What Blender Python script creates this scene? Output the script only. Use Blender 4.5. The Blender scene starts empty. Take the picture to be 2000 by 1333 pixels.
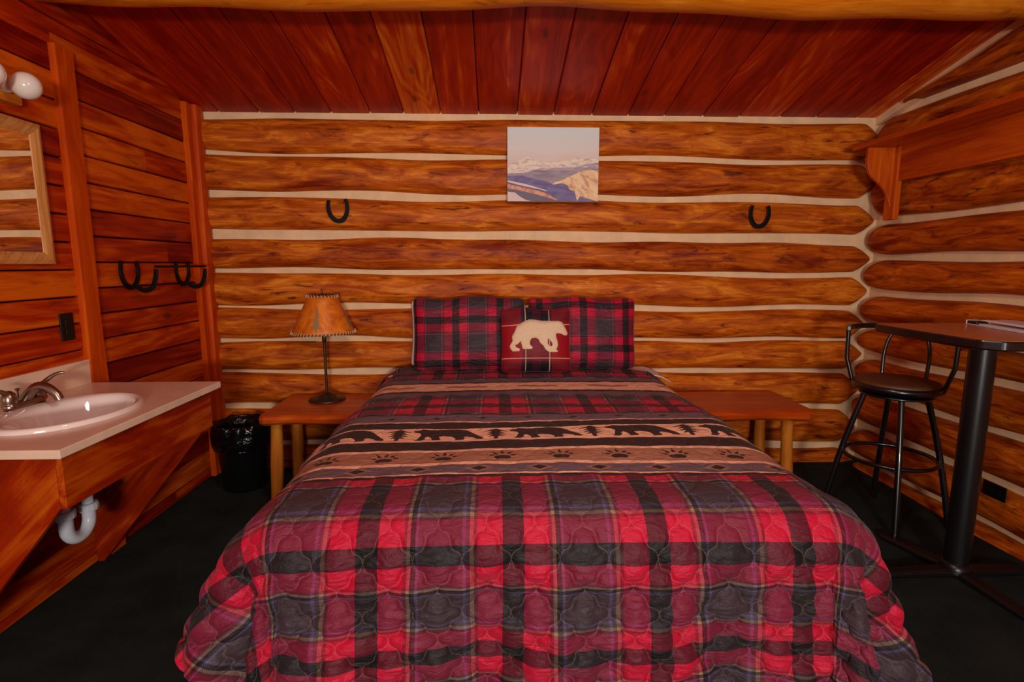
import bpy, bmesh, math, random
import numpy as np
from mathutils import Vector, Matrix

# ------------------------------------------------------------------ camera, light, exposure
scene = bpy.context.scene
COL = scene.collection
PI = math.pi
CAM_H = 1.36
cam_data = bpy.data.cameras.new('camera')
cam_data.sensor_width = 36.0
cam_data.lens = 1040.0 / 2000.0 * 36.0
cam_data.clip_start = 0.05
cam = bpy.data.objects.new('camera', cam_data)
COL.objects.link(cam)
PITCH = math.atan((666.5 - 517) / 1040.0)
YAW = math.atan((1000 - 965) / 1040.0 * math.cos(PITCH))
cam.location = (0, 0, CAM_H)
cam.rotation_euler = (PI / 2 - PITCH, 0, -YAW)
scene.camera = cam

world = bpy.data.worlds.new('world')
scene.world = world
world.use_nodes = True
world.node_tree.nodes['Background'].inputs[0].default_value = (0.75, 0.85, 1.0, 1)
world.node_tree.nodes['Background'].inputs[1].default_value = 1.2

def area(name, loc, target, sx, sy, power, col):
    l = bpy.data.lights.new(name, 'AREA'); l.shape = 'RECTANGLE'; l.size = sx; l.size_y = sy
    l.energy = power; l.color = col
    o = bpy.data.objects.new(name, l); COL.objects.link(o)
    o.location = loc
    o.rotation_euler = (Vector(target) - Vector(loc)).to_track_quat('-Z', 'Y').to_euler()
    return o
# daylight entering by the window in the wall behind the camera
area('window_daylight', (0.35, -2.28, 1.42), (0.35, 3.5, 1.5), 1.5, 1.1, 22, (0.93, 0.96, 1.0))
area('added_front_light', (0.20, -2.10, 1.22), (0.35, 3.5, 1.60), 0.42, 0.20, 74, (1.0, 0.93, 0.83))  # added small source behind the camera for crisper shadows, no known lamp
area('added_overhead_light', (0.30, 0.85, 2.32), (0.25, 3.1, 0.9), 0.45, 0.30, 15, (1.0, 0.92, 0.82))  # added overhead fill for the bed top and back wall, no known fixture

scene.view_settings.view_transform = 'Standard'
scene.view_settings.look = 'None'
scene.view_settings.exposure = 0.08
scene.view_settings.gamma = 1.0
scene.view_settings.use_curve_mapping = False

# ------------------------------------------------------------------ helpers
def lin(c):
    out = []
    for v in c:
        v = v / 255.0
        out.append(v / 12.92 if v <= 0.04045 else ((v + 0.055) / 1.055) ** 2.4)
    return tuple(out) + (1.0,)

class NT:
    def __init__(self, name):
        self.m = bpy.data.materials.new(name); self.m.use_nodes = True
        self.t = self.m.node_tree
        self.b = self.t.nodes['Principled BSDF']
    def n(self, typ, **kw):
        nd = self.t.nodes.new(typ)
        for k, v in kw.items(): setattr(nd, k, v)
        return nd
    def l(self, a, b): self.t.links.new(a, b)
    def put(self, sock, v):
        if isinstance(v, bpy.types.NodeSocket): self.l(v, sock)
        else: sock.default_value = v
    def math(self, op, a, b=0.0, c=None, clamp=False):
        nd = self.n('ShaderNodeMath', operation=op, use_clamp=clamp)
        self.put(nd.inputs[0], a); self.put(nd.inputs[1], b)
        if c is not None: self.put(nd.inputs[2], c)
        return nd.outputs[0]
    def mix(self, f, a, b, blend='MIX'):
        nd = self.n('ShaderNodeMix', data_type='RGBA', blend_type=blend)
        self.put(nd.inputs[0], f); self.put(nd.inputs[6], a); self.put(nd.inputs[7], b)
        return nd.outputs[2]
    def ramp(self, f, stops, interp='LINEAR'):
        nd = self.n('ShaderNodeValToRGB'); cr = nd.color_ramp; cr.interpolation = interp
        cr.elements[0].position = stops[0][0]; cr.elements[0].color = stops[0][1]
        cr.elements[1].position = stops[1][0]; cr.elements[1].color = stops[1][1]
        for p, c in stops[2:]:
            e = cr.elements.new(p); e.color = c
        self.put(nd.inputs[0], f)
        return nd.outputs[0], nd.outputs[1]
    def noise(self, vec, scale, detail=3, rough=0.55, dist=0.0):
        nd = self.n('ShaderNodeTexNoise'); self.put(nd.inputs['Vector'], vec)
        nd.inputs['Scale'].default_value = scale; nd.inputs['Detail'].default_value = detail
        nd.inputs['Roughness'].default_value = rough; nd.inputs['Distortion'].default_value = dist
        return nd.outputs['Fac']
    def vmul(self, vec, s):
        nd = self.n('ShaderNodeVectorMath', operation='MULTIPLY'); self.l(vec, nd.inputs[0]); nd.inputs[1].default_value = s
        return nd.outputs[0]
    def attr(self, name):
        return self.n('ShaderNodeAttribute', attribute_name=name)
    def sep(self, v):
        nd = self.n('ShaderNodeSeparateXYZ'); self.l(v, nd.inputs[0]); return nd.outputs
    def comb(self, x, y, z=0.0):
        nd = self.n('ShaderNodeCombineXYZ'); self.put(nd.inputs[0], x); self.put(nd.inputs[1], y); self.put(nd.inputs[2], z); return nd.outputs[0]
    def bump(self, h, strength=0.3, dist=0.01, normal=None):
        nd = self.n('ShaderNodeBump'); self.put(nd.inputs['Height'], h)
        nd.inputs['Strength'].default_value = strength; nd.inputs['Distance'].default_value = dist
        if normal is not None: self.l(normal, nd.inputs['Normal'])
        return nd.outputs[0]

def wood(name, dark, mid, light, rough=0.45, fleck=0.0, figure=0.0, streak=(1.3, 9, 9), knots=1.0, spec=0.25, flecks=(7, 26, 26), ks=1.0, fq=70.0, ct=1.0):
    """Wood from the grain coordinates (gc: x along the grain) and a tone per board or log."""
    M = NT(name)
    gc = M.attr('gc').outputs['Vector']; tone = M.attr('tone').outputs['Fac']
    base = M.noise(M.vmul(gc, streak), 1.0, 6, 0.64, 0.8)
    fine = M.noise(M.vmul(gc, (3.5, 90, 90)), 1.0, 3, 0.6, 0.3)
    f = M.math('MULTIPLY_ADD', base, 0.8, M.math('MULTIPLY', fine, 0.22))
    f = M.math('ADD', f, M.math('MULTIPLY', M.math('SUBTRACT', tone, 0.5), 0.34))
    if figure > 0:   # cathedral figure: warped rings
        w = M.noise(M.vmul(gc, (0.8, 5, 5)), 1.0, 2, 0.5, 0.3)
        rings = M.math('SINE', M.math('MULTIPLY', w, fq))
        f = M.math('ADD', f, M.math('MULTIPLY', rings, 0.035 * figure))
    col, _ = M.ramp(f, [(0.52 - 0.22 * ct, lin(dark)), (0.52, lin(mid)), (0.52 + 0.20 * ct, lin(light))])
    if fleck > 0:
        fl = M.noise(M.vmul(gc, flecks), 1.0, 4, 0.65, 0.8)
        fm, _ = M.ramp(fl, [(0.30, (1, 1, 1, 1)), (0.42, (0, 0, 0, 1))])
        col = M.mix(M.math('MULTIPLY', fm, fleck), col, lin([c * 0.42 for c in dark]))
    # knots
    v = M.n('ShaderNodeTexVoronoi'); v.feature = 'F1'
    M.l(M.vmul(gc, (2.6, 6.5, 6.5)), v.inputs['Vector']); v.inputs['Scale'].default_value = 1.0
    rnd = M.sep(v.outputs['Color'])[0]
    on = M.math('GREATER_THAN', rnd, 0.62)
    wob = M.math('MULTIPLY_ADD', M.noise(M.vmul(gc, (30, 60, 60)), 1.0, 2), 0.06, v.outputs['Distance'])
    k1, _ = M.ramp(wob, [(0.06 * ks, (1, 1, 1, 1)), (0.115 * ks, (0, 0, 0, 1))])
    k2, _ = M.ramp(wob, [(0.10 * ks, (0, 0, 0, 1)), (0.13 * ks, (1, 1, 1, 1)), (0.24 * ks, (0, 0, 0, 1))])
    col = M.mix(M.math('MULTIPLY', M.math('MULTIPLY', k2, on), 0.35 * knots), col, lin(dark))
    col = M.mix(M.math('MULTIPLY', M.math('MULTIPLY', k1, on), 0.75 * knots), col, lin([c * 0.35 for c in dark]))
    M.l(col, M.b.inputs['Base Color'])
    M.b.inputs['Roughness'].default_value = rough
    M.b.inputs['Specular IOR Level'].default_value = spec
    h = M.math('ADD', M.math('MULTIPLY', base, 0.6), M.math('MULTIPLY', fine, 0.4))
    M.l(M.bump(h, 0.35, 0.006), M.b.inputs['Normal'])
    return M.m

def plain(name, rgb, rough=0.5, metal=0.0, spec=0.5, var=0.0, scale=20, bump=0.0, coat=0.0, bdist=0.004):
    M = NT(name)
    if var or bump:
        tc = M.n('ShaderNodeTexCoord').outputs['Object']
        nz = M.noise(tc, scale, 4, 0.6)
    if var:
        c, _ = M.ramp(nz, [(0.3, lin([x * (1 - var) for x in rgb])), (0.7, lin([min(255, x * (1 + var)) for x in rgb]))])
        M.l(c, M.b.inputs['Base Color'])
    else: M.b.inputs['Base Color'].default_value = lin(rgb)
    if bump: M.l(M.bump(nz, bump, bdist), M.b.inputs['Normal'])
    M.b.inputs['Roughness'].default_value = rough; M.b.inputs['Metallic'].default_value = metal
    M.b.inputs['Specular IOR Level'].default_value = spec; M.b.inputs['Coat Weight'].default_value = coat
    return M.m

LOG = wood('peeled_log', (124, 34, 0), (196, 92, 10), (240, 146, 40), 0.55, fleck=0.85, streak=(3.4, 17, 17), knots=0.8, spec=0.2, flecks=(6, 34, 34), ks=1.3, ct=0.8)
BEAMW = wood('beam_log', (160, 66, 4), (214, 116, 16), (240, 152, 40), 0.5, fleck=0.5, streak=(2.0, 9, 9), knots=1.0, ks=1.6, spec=0.2)
CEILW = wood('ceiling_plank', (140, 12, 0), (184, 42, 4), (232, 118, 20), 0.42, figure=1.3, streak=(0.8, 8, 8), knots=0.8, ks=1.5)
WALLW = wood('wall_board', (112, 4, 0), (172, 42, 0), (216, 96, 6), 0.45, fleck=0.3, figure=1.5, streak=(1.5, 9, 9), knots=0.9, ks=1.7, fq=55)
TRIMW = wood('trim_board', (168, 44, 0), (200, 74, 4), (226, 110, 14), 0.55, figure=0.8, streak=(1.2, 9, 9), knots=0.8, ks=1.6, spec=0.12)
CEDAR = wood('vanity_cedar', (100, 6, 0), (152, 38, 2), (204, 94, 14), 0.32, figure=1.8, streak=(1.4, 6, 6), knots=0.9, spec=0.35, ks=1.8, fq=42)
BENCHW = wood('bench_slab', (140, 34, 2), (190, 70, 6), (218, 108, 18), 0.3, figure=0.9, streak=(1.0, 6, 6), knots=0.9, spec=0.6)
LEGW = wood('bench_leg', (130, 56, 6), (184, 98, 18), (208, 130, 40), 0.5, figure=0.5, streak=(1.5, 8, 8), knots=0.8)
SHELFW = wood('shelf_pine', (150, 42, 4), (190, 74, 8), (214, 106, 18), 0.35, figure=0.8, streak=(1.0, 7, 7), knots=1.0)
OAK = wood('oak_frame', (166, 96, 40), (206, 138, 72), (228, 170, 104), 0.32, figure=0.3, streak=(2, 30, 30), knots=0.0, spec=0.6)
LIGHTW = wood('fixture_pine', (170, 84, 18), (208, 122, 34), (226, 148, 54), 0.4, figure=0.4, knots=0.3)
TABLEW = wood('table_laminate', (176, 84, 26), (196, 102, 38), (212, 122, 54), 0.25, figure=0.3, streak=(1.5, 14, 14), knots=0.0, spec=0.6)
CHINK = plain('chinking', (232, 196, 152), 0.85, var=0.05, scale=9, bump=0.5, spec=0.2)
DARKGAP = plain('dark_backing', (40, 12, 6), 0.9, spec=0.1)  # dark backing seen in the joints between boards and planks
BLACKM = plain('black_metal', (16, 14, 15), 0.28, spec=0.6, coat=0.3)
BLACKW = plain('black_iron', (7, 7, 7), 0.5, spec=0.2, var=0.4, scale=60)
COLM = plain('column_black', (18, 15, 16), 0.35, spec=0.5)
SEATV = plain('seat_vinyl', (92, 52, 26), 0.5, var=0.12, scale=30, bump=0.15)
BLACKP = plain('black_plastic', (10, 10, 10), 0.4, spec=0.4)
PORC = plain('porcelain', (238, 222, 212), 0.08, spec=0.6, coat=0.4)
COUNTER = plain('cultured_marble', (232, 200, 172), 0.22, var=0.05, scale=4, spec=0.5)
NICKEL = plain('brushed_nickel', (150, 130, 116), 0.3, metal=1.0)
PVC = plain('white_pvc', (214, 214, 222), 0.35)
BULB = plain('milk_glass', (240, 226, 214), 0.12, spec=0.6, coat=0.3)
SHEET = plain('white_sheet', (236, 220, 212), 0.8, var=0.03, scale=14, bump=0.3)
PAPERM = plain('white_paper', (232, 222, 222), 0.5)
BEARM = plain('bear_felt', (226, 194, 160), 0.95, var=0.06, scale=150, bump=0.4, spec=0.1)
BRONZE = plain('lamp_bronze', (74, 56, 42), 0.35, metal=0.6, var=0.2, scale=40)
LACE = plain('lace', (226, 196, 150), 0.7)
GLASS = NT('window_glass').m
g = GLASS.node_tree.nodes['Principled BSDF']; g.inputs['Transmission Weight'].default_value = 1.0; g.inputs['Roughness'].default_value = 0.02; g.inputs['IOR'].default_value = 1.05
MIRROR = plain('mirror_glass', (240, 238, 234), 0.01, metal=1.0)

# carpet
M = NT('carpet'); tc = M.n('ShaderNodeTexCoord').outputs['Object']
a = M.noise(tc, 420, 2, 0.7); b_ = M.noise(tc, 4, 4, 0.6)
c, _ = M.ramp(M.math('ADD', M.math('MULTIPLY', a, 0.6), M.math('MULTIPLY', b_, 0.4)), [(0.35, lin((16, 21, 20))), (0.65, lin((52, 56, 51)))])
M.l(c, M.b.inputs['Base Color']); M.b.inputs['Roughness'].default_value = 0.95; M.b.inputs['Specular IOR Level'].default_value = 0.1
M.l(M.bump(a, 0.8, 0.006), M.b.inputs['Normal']); CARPET = M.m

# crinkled bin liner
M = NT('bin_liner'); tc = M.n('ShaderNodeTexCoord').outputs['Object']
v = M.noise(M.vmul(tc, (1, 1, 2.0)), 8, 3, 0.5, 1.2)
M.b.inputs['Base Color'].default_value = lin((12, 11, 12)); M.b.inputs['Roughness'].default_value = 0.18
M.l(M.bump(v, 0.8, 0.03), M.b.inputs['Normal']); LINER = M.m

class MB:
    """Collects shapes (world coordinates) with grain coordinates and tone, builds ONE mesh object."""
    def __init__(self):
        self.v = []; self.f = []; self.m = []; self.gc = []; self.tone = []; self.smooth = []
        self.slots = []
    def slot(self, mat):
        if mat not in self.slots: self.slots.append(mat)
        return self.slots.index(mat)
    def add(self, verts, faces, mat, gc=None, tone=0.5, smooth=False):
        o = len(self.v)
        self.v += [tuple(p) for p in verts]
        self.gc += [tuple(p) for p in (gc if gc is not None else verts)]
        self.tone += [tone] * len(verts)
        s = self.slot(mat)
        for f in faces:
            self.f.append(tuple(i + o for i in f)); self.m.append(s); self.smooth.append(smooth)
    def box(self, lo, hi, mat, axis=0, tone=None, rnd=None, rot=None, piv=None):
        tone = random.random() if tone is None else tone
        off = random.uniform(0, 40) if rnd is None else rnd
        P = [(x, y, z) for x in (lo[0], hi[0]) for y in (lo[1], hi[1]) for z in (lo[2], hi[2])]
        # split shared corners so flat faces stay crisp
        F = [(0, 1, 3, 2), (4, 6, 7, 5), (0, 4, 5, 1), (2, 3, 7, 6), (0, 2, 6, 4), (1, 5, 7, 3)]
        order = {0: (0, 1, 2), 1: (1, 0, 2), 2: (2, 0, 1)}[axis]
        G = [(p[order[0]] + off, p[order[1]] + off * 1.7, p[order[2]] + off * 0.6) for p in P]
        if rot is not None:
            piv = Vector(piv); P = [tuple(rot @ (Vector(p) - piv) + piv) for p in P]
        self.add(P, F, mat, G, tone)
    def tube(self, pts, rad, mat, seg=12, closed=False, cap=True, tone=0.5, flat=None):
        pts = [Vector(p) for p in pts]; n = len(pts)
        rad = [rad] * n if not hasattr(rad, '__len__') else rad
        off = random.uniform(0, 30)
        V = []; G = []; L = 0
        t0 = (pts[1] - pts[0]).normalized()
        up = Vector((0, 0, 1)) if abs(t0.z) < 0.9 else Vector((1, 0, 0))
        nrm = (up - t0 * up.dot(t0)).normalized()
        for i in range(n):
            if closed: t = (pts[(i + 1) % n] - pts[i - 1]).normalized()
            elif i == 0: t = t0
            elif i == n - 1: t = (pts[i] - pts[i - 1]).normalized()
            else: t = ((pts[i + 1] - pts[i]).normalized() + (pts[i] - pts[i - 1]).normalized()).normalized()
            nrm = (nrm - t * nrm.dot(t)).normalized(); bn = t.cross(nrm)
            if i: L += (pts[i] - pts[i - 1]).length
            for k in range(seg):
                a = 2 * PI * k / seg
                V.append(pts[i] + nrm * math.cos(a) * rad[i] + bn * math.sin(a) * rad[i])
                G.append((L + off, rad[i] * math.cos(a), rad[i] * math.sin(a)))
        F = []
        for i in range(n - (0 if closed else 1)):
            j = (i + 1) % n
            for k in range(seg):
                k2 = (k + 1) % seg
                F.append((i * seg + k, i * seg + k2, j * seg + k2, j * seg + k))
        self.add(V, F, mat, G, tone, True)
        if cap and not closed:
            for i, rev in ((0, True), (n - 1, False)):
                ring = V[i * seg:(i + 1) * seg]; g_ = G[i * seg:(i + 1) * seg]
                idx = list(range(seg)); self.add(ring, [tuple(reversed(idx)) if rev else tuple(idx)], mat, g_, tone)
    def lathe(self, prof, c, mat, seg=32, sx=1.0, sy=1.0, rot=None, smooth=True, tone=0.5):
        V = []; F = []
        for r, z in prof:
            for k in range(seg):
                a = 2 * PI * k / seg
                p = Vector((r * sx * math.cos(a), r * sy * math.sin(a), z))
                if rot is not None: p = rot @ p
                V.append(p + Vector(c))
        for i in range(len(prof) - 1):
            for k in range(seg):
                k2 = (k + 1) % seg
                F.append((i * seg + k, i * seg + k2, (i + 1) * seg + k2, (i + 1) * seg + k))
        self.add(V, F, mat, None, tone, smooth)
    def prism(self, outline, vec, mat, gcf=None, tone=0.5):
        """outline: 3D points in a plane, extruded by vec; caps are n-gons."""
        n = len(outline); A = [Vector(p) for p in outline]; B = [p + Vector(vec) for p in A]
        V = A + B; G = [gcf(p) for p in V] if gcf else None
        F = [tuple(range(n)), tuple(reversed(range(n, 2 * n)))] + [(i, i + n, (i + 1) % n + n, (i + 1) % n) for i in range(n)]
        self.add(V, F, mat, G, tone)
    def build(self, name, parent=None, loc=(0, 0, 0), bevel=0.0, seg=2, fixn=True):
        base = Vector(loc)
        if parent is not None: base = parent['_b'] and Vector(parent['_b'])
        me = bpy.data.meshes.new(name)
        me.from_pydata([tuple(Vector(p) - base) for p in self.v], [], self.f)
        me.polygons.foreach_set('material_index', self.m)
        me.polygons.foreach_set('use_smooth', self.smooth)
        at = me.attributes.new('gc', 'FLOAT_VECTOR', 'POINT')
        at.data.foreach_set('vector', [x for p in self.gc for x in p])
        at = me.attributes.new('tone', 'FLOAT', 'POINT'); at.data.foreach_set('value', self.tone)
        for m in self.slots: me.materials.append(m)
        me.update()
        if fixn:
            bm = bmesh.new(); bm.from_mesh(me); bmesh.ops.recalc_face_normals(bm, faces=bm.faces); bm.to_mesh(me); bm.free()
        o = bpy.data.objects.new(name, me); COL.objects.link(o)
        if parent is None: o.location = base
        else: o.parent = parent
        o['_b'] = tuple(base)
        if bevel:
            md = o.modifiers.new('bevel', 'BEVEL'); md.width = bevel; md.segments = seg; md.limit_method = 'ANGLE'; md.angle_limit = 0.7
        return o

def thing(name, label, cat, loc, group=None):
    o = bpy.data.objects.new(name, None); COL.objects.link(o); o.location = loc; o.empty_display_size = 0.1
    o['_b'] = tuple(loc); o['label'] = label; o['category'] = cat
    if group: o['group'] = group
    return o
def tag(o, label, cat, group=None):
    o['label'] = label; o['category'] = cat
    if group: o['group'] = group
    return o
def struct(o): o['kind'] = 'structure'; return o
def wob(seed):
    r = random.Random(seed); T = [(r.uniform(0.8, 7.5), r.uniform(0, 7), r.uniform(0.25, 1)) for _ in range(6)]
    return lambda s: sum(a * math.sin(w * s + p) for w, p, a in T) / 2.2

# ------------------------------------------------------------------ the room
XL, XR, YB, YF = -1.84, 2.52, 3.53, -2.35
EAVE, SLOPE, RIDGE_Y = 2.300, 0.225, 0.55
def ceil_z(y): return EAVE + SLOPE * (YB - y) if y > RIDGE_Y else EAVE + SLOPE * (YB - RIDGE_Y) - SLOPE * (RIDGE_Y - y)

random.seed(5)
mb = MB(); mb.box((XL - 0.2, YF - 0.2, -0.1), (XR + 0.3, YB + 0.2, 0.0), CARPET); struct(mb.build('floor'))

def log_run(mb, along, s0, s1, chink_lo, chink_hi, plane, out, bulge, taper_end, seed, mat=LOG, tone=0.5, gap=0.026, tl=0.15, tp=2.0):
    gap = gap if isinstance(gap, tuple) else (gap, gap)
    """One peeled log lying in a wall. along: 'x' or 'y'; chink_lo/hi: heights of the mortar lines; taper_end: 1 / -1 / 0"""
    N = int(abs(s1 - s0) / 0.025); K = 17; V = []; G = []
    w1, w2 = wob(seed), wob(seed + 1000)
    off = seed * 3.7
    for i in range(N + 1):
        s = s0 + (s1 - s0) * i / N
        lo = chink_lo(s) + gap[0] + 0.009 * w1(s); hi = chink_hi(s) - gap[1] + 0.010 * w2(s)
        mid, h = (lo + hi) / 2, (hi - lo) / 2
        k = 1.0
        d = (s1 - s) if taper_end > 0 else ((s - s0) if taper_end < 0 else 9)
        if d < tl:
            q = 1 - d / tl; k = max(0.02, (1 - q ** tp))
        kb = k ** 0.45
        for j in range(K):
            a = -1 + 2 * j / (K - 1)
            z = mid + h * k * math.sin(a * PI / 2)
            o = bulge * kb * (math.cos(a * PI / 2) ** 0.75) - 0.012 + 0.004 * math.sin(9 * s + 3 * a + seed)
            p = (s, plane + out * o, z) if along == 'x' else (plane + out * o, s, z)
            V.append(p); G.append((s + off, a * 0.14 + off, (seed % 7) * 1.3))
    F = [(i * K + j, i * K + j + 1, (i + 1) * K + j + 1, (i + 1) * K + j) for i in range(N) for j in range(K - 1)]
    mb.add(V, F, mat, G, tone, True)
    tip = list(range((N if taper_end > 0 else 0) * K, (N if taper_end > 0 else 0) * K + K))
    mb.add([V[i] for i in tip], [tuple(range(K))], mat, [G[i] for i in tip], tone)

# back wall: ten mortar lines, read off at its left end and its right end
BL = [2.266, 2.055, 1.800, 1.558, 1.325, 1.097, 0.868, 0.662, 0.425, 0.17, -0.06]
BR = [2.274, 2.012, 1.777, 1.525, 1.292, 1.064, 0.857, 0.640, 0.378, 0.107, -0.10]
def bline(k):
    w = wob(700 + k)
    return lambda s: BL[k] + (BR[k] - BL[k]) * (s + 1.76) / 4.1 + 0.006 * w(s * 0.7)
mb = MB()
mb.box((XL - 0.15, YB, -0.05), (XR + 0.15, YB + 0.15, 2.36), CHINK)
GL = [0.009, 0.013, 0.020, 0.028, 0.014, 0.015, 0.013, 0.014, 0.021, 0.020, 0.018]
toneB = [0.46, 0.42, 0.52, 0.34, 0.55, 0.45, 0.5, 0.48, 0.42, 0.4]
lines = [bline(k) for k in range(11)]
for k in range(10):
    log_run(mb, 'x', XL + 0.0, XR + 0.005, lines[k + 1], lines[k], YB, -1, 0.072, 1, 11 + k * 7, tone=toneB[k], gap=(GL[k + 1], GL[k]), tl=0.135, tp=1.3)
# mortar fillet in the corner with the right-hand wall
mb.prism([(XR - 0.035, YB + 0.01, 0), (XR + 0.01, YB - 0.035, 0), (XR + 0.05, YB + 0.05, 0)], (0, 0, 2.33), CHINK)
struct(mb.build('wall_back'))

# right wall
RL = [2.95, 2.63, 2.300, 1.955, 1.630, 1.400, 1.180, 0.965, 0.775, 0.532, 0.286, 0.05, -0.16]
mb = MB()
pts = [(XR, YF - 0.1, -0.05), (XR, YF - 0.1, ceil_z(YF) + 0.0), (XR, RIDGE_Y, ceil_z(RIDGE_Y) + 0.0), (XR, YB + 0.1, EAVE - 0.015), (XR, YB + 0.1, -0.05)]
mb.prism(pts, (0.15, 0, 0), CHINK)
# narrow bead of mortar along the rake of the ceiling
mb.prism([(XR, YB, EAVE - 0.05), (XR, RIDGE_Y, ceil_z(RIDGE_Y) - 0.05), (XR, RIDGE_Y, ceil_z(RIDGE_Y) + 0.01), (XR, YB, EAVE + 0.01)], (-0.05, 0, 0), CHINK)
def rline(k):
    w = wob(300 + k)
    return lambda s: RL[k] + 0.012 * w(s * 0.8)
rl = [rline(k) for k in range(13)]
rr = random.Random(4)
for k in range(12):
    z_hi = RL[k] - 0.03
    # upper logs start where the sloping ceiling lets them
    ymax = YB + 0.005 if z_hi < EAVE else YB - (RL[k] - 0.055 - EAVE) / SLOPE
    if k < 2:
        e = YB - (RL[k + 1] + 0.03 - EAVE) / SLOPE   # tip of the log where it meets the rake
        def hi_f(s, k=k): return min(rl[k](s), ceil_z(s) - 0.02)
        log_run(mb, 'y', YF, e - 0.09, rl[k + 1], hi_f, XR, -1, 0.118, 1, 211 + k * 5, tone=rr.uniform(0.3, 0.42), gap=0.022, tl=0.10, tp=1.6)
    else:
        log_run(mb, 'y', YF, ymax, rl[k + 1], rl[k], XR, -1, 0.118, 1, 211 + k * 5, tone=rr.uniform(0.3, 0.46), gap=0.022, tl=0.19, tp=2.1)
struct(mb.build('wall_right'))

# left wall: horizontal boards in two bays, a post between them
mb = MB()
def gable(x0, x1, y0, y1, mat):
    ys = [y0] + ([RIDGE_Y] if y0 < RIDGE_Y < y1 else []) + [y1]
    pts = [(x0, y0, -0.02)] + [(x0, y, ceil_z(y) + 0.03) for y in ys] + [(x0, y1, -0.02)]
    mb.prism(pts, (x1 - x0, 0, 0), mat)
gable(XL - 0.12, XL - 0.022, YF - 0.1, YB + 0.1, DARKGAP)
rb = random.Random(21)
def board_bay(y0, y1, z0, pitch, ztop=3.2):
    z = z0
    while z < ztop:
        a, b = max(0.0, z + 0.003), z + pitch - 0.003
        if b > 0:
            ya = min(y1, YB - (a - EAVE) / SLOPE + 0.03); yb = min(y1, YB - (b - EAVE) / SLOPE + 0.03)
            cuts = [y0] if rb.random() < 0.6 or yb - y0 < 0.8 else [y0, y0 + (yb - y0) * rb.uniform(0.3, 0.7)]
            for ci, c0 in enumerate(cuts):
                last = ci == len(cuts) - 1
                ca, cb = (ya, yb) if last else (cuts[ci + 1] - 0.001, cuts[ci + 1] - 0.001)
                if cb - c0 < 0.03: continue
                d = rb.uniform(0, 0.003); t = rb.random(); off = rb.uniform(0, 40); V = []; G = []
                for x in (XL - 0.02, XL + d - 0.006, XL + d):
                    ins = 0.004 if x == XL + d else 0.0
                    for y, zz in ((c0, a + ins), (c0, b - ins), (ca, a + ins), (cb, b - ins)):
                        V.append((x, y, zz)); G.append((y + off, zz + off * 1.7, x))
                F = []
                for s_ in (0, 4):
                    F += [(s_ + 0, s_ + 1, s_ + 5, s_ + 4), (s_ + 2, s_ + 6, s_ + 7, s_ + 3), (s_ + 0, s_ + 4, s_ + 6, s_ + 2), (s_ + 1, s_ + 3, s_ + 7, s_ + 5)]
                F.append((8, 9, 11, 10))
                mb.add(V, F, WALLW, G, t)
        z += pitch
board_bay(YF, 2.43, 1.337 - 0.118 * 12, 0.118, 2.25)
board_bay(2.43, YB, 1.370 - 0.119 * 12, 0.119, 2.25)
board_bay(YF, YB, 2.262, 0.119, 2.95)
struct(mb.build('wall_left'))

def wavy_post(name, y0, y1, z1, th, seed, x0=XL, wav=0.006, tone=0.5):
    mb = MB(); w1, w2 = wob(seed), wob(seed + 9); N = 50; V = []; G = []
    for i in range(N + 1):
        z = z1 * i / N
        a, b = y0 + wav * w1(z * 1.4), y1 + wav * w2(z * 1.4)
        for (x, y) in ((x0, a), (x0 + th * 0.75, a), (x0 + th, a + 0.008), (x0 + th, b - 0.008), (x0 + th * 0.75, b), (x0, b)):
            V.append((x, y, z)); G.append((z + seed, y, x))
    F = [(i * 6 + j, i * 6 + (j + 1) % 6, (i + 1) * 6 + (j + 1) % 6, (i + 1) * 6 + j) for i in range(N) for j in range(6)]
    F += [tuple(range(6)), tuple(range(N * 6, N * 6 + 6))]
    mb.add(V, F, TRIMW, G, tone); return struct(mb.build(name))
wavy_post('trim_1', 2.415, 2.525, 2.27, 0.024, 3, wav=0.004, tone=0.45)
wavy_post('trim_2', 3.36, 3.465, 2.31, 0.030, 31, wav=0.006, tone=0.5)
wavy_post('trim_3', 3.415, 3.50, 2.31, 0.055, 47, wav=0.0045, tone=0.42)

# front wall behind the camera, with the window
mb = MB()
wx0, wx1, wz0, wz1 = -0.45, 1.15, 0.85, 2.0
def fbox(x0, x1, z0, z1):
    n = max(1, round((z1 - z0) / 0.2))
    for i in range(n): mb.box((x0, YF - 0.12, z0 + (z1 - z0) * i / n), (x1, YF, z0 + (z1 - z0) * (i + 1) / n - 0.004), WALLW, 0)
fbox(XL - 0.1, wx0, 0, ceil_z(YF)); fbox(wx1, XR + 0.1, 0, ceil_z(YF)); fbox(wx0, wx1, 0, wz0); fbox(wx0, wx1, wz1, ceil_z(YF))
struct(mb.build('wall_front'))
wn = MB()
for (a, b, c, d) in ((wx0 - .06, wx1 + .06, wz0 - .06, wz0), (wx0 - .06, wx1 + .06, wz1, wz1 + .06), (wx0 - .06, wx0, wz0, wz1), (wx1, wx1 + .06, wz0, wz1), (0.33, 0.37, wz0, wz1)):
    wn.box((a, YF - 0.05, c), (b, YF + 0.02, d), TRIMW, 0)
wo = struct(wn.build('window_1'))

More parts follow.
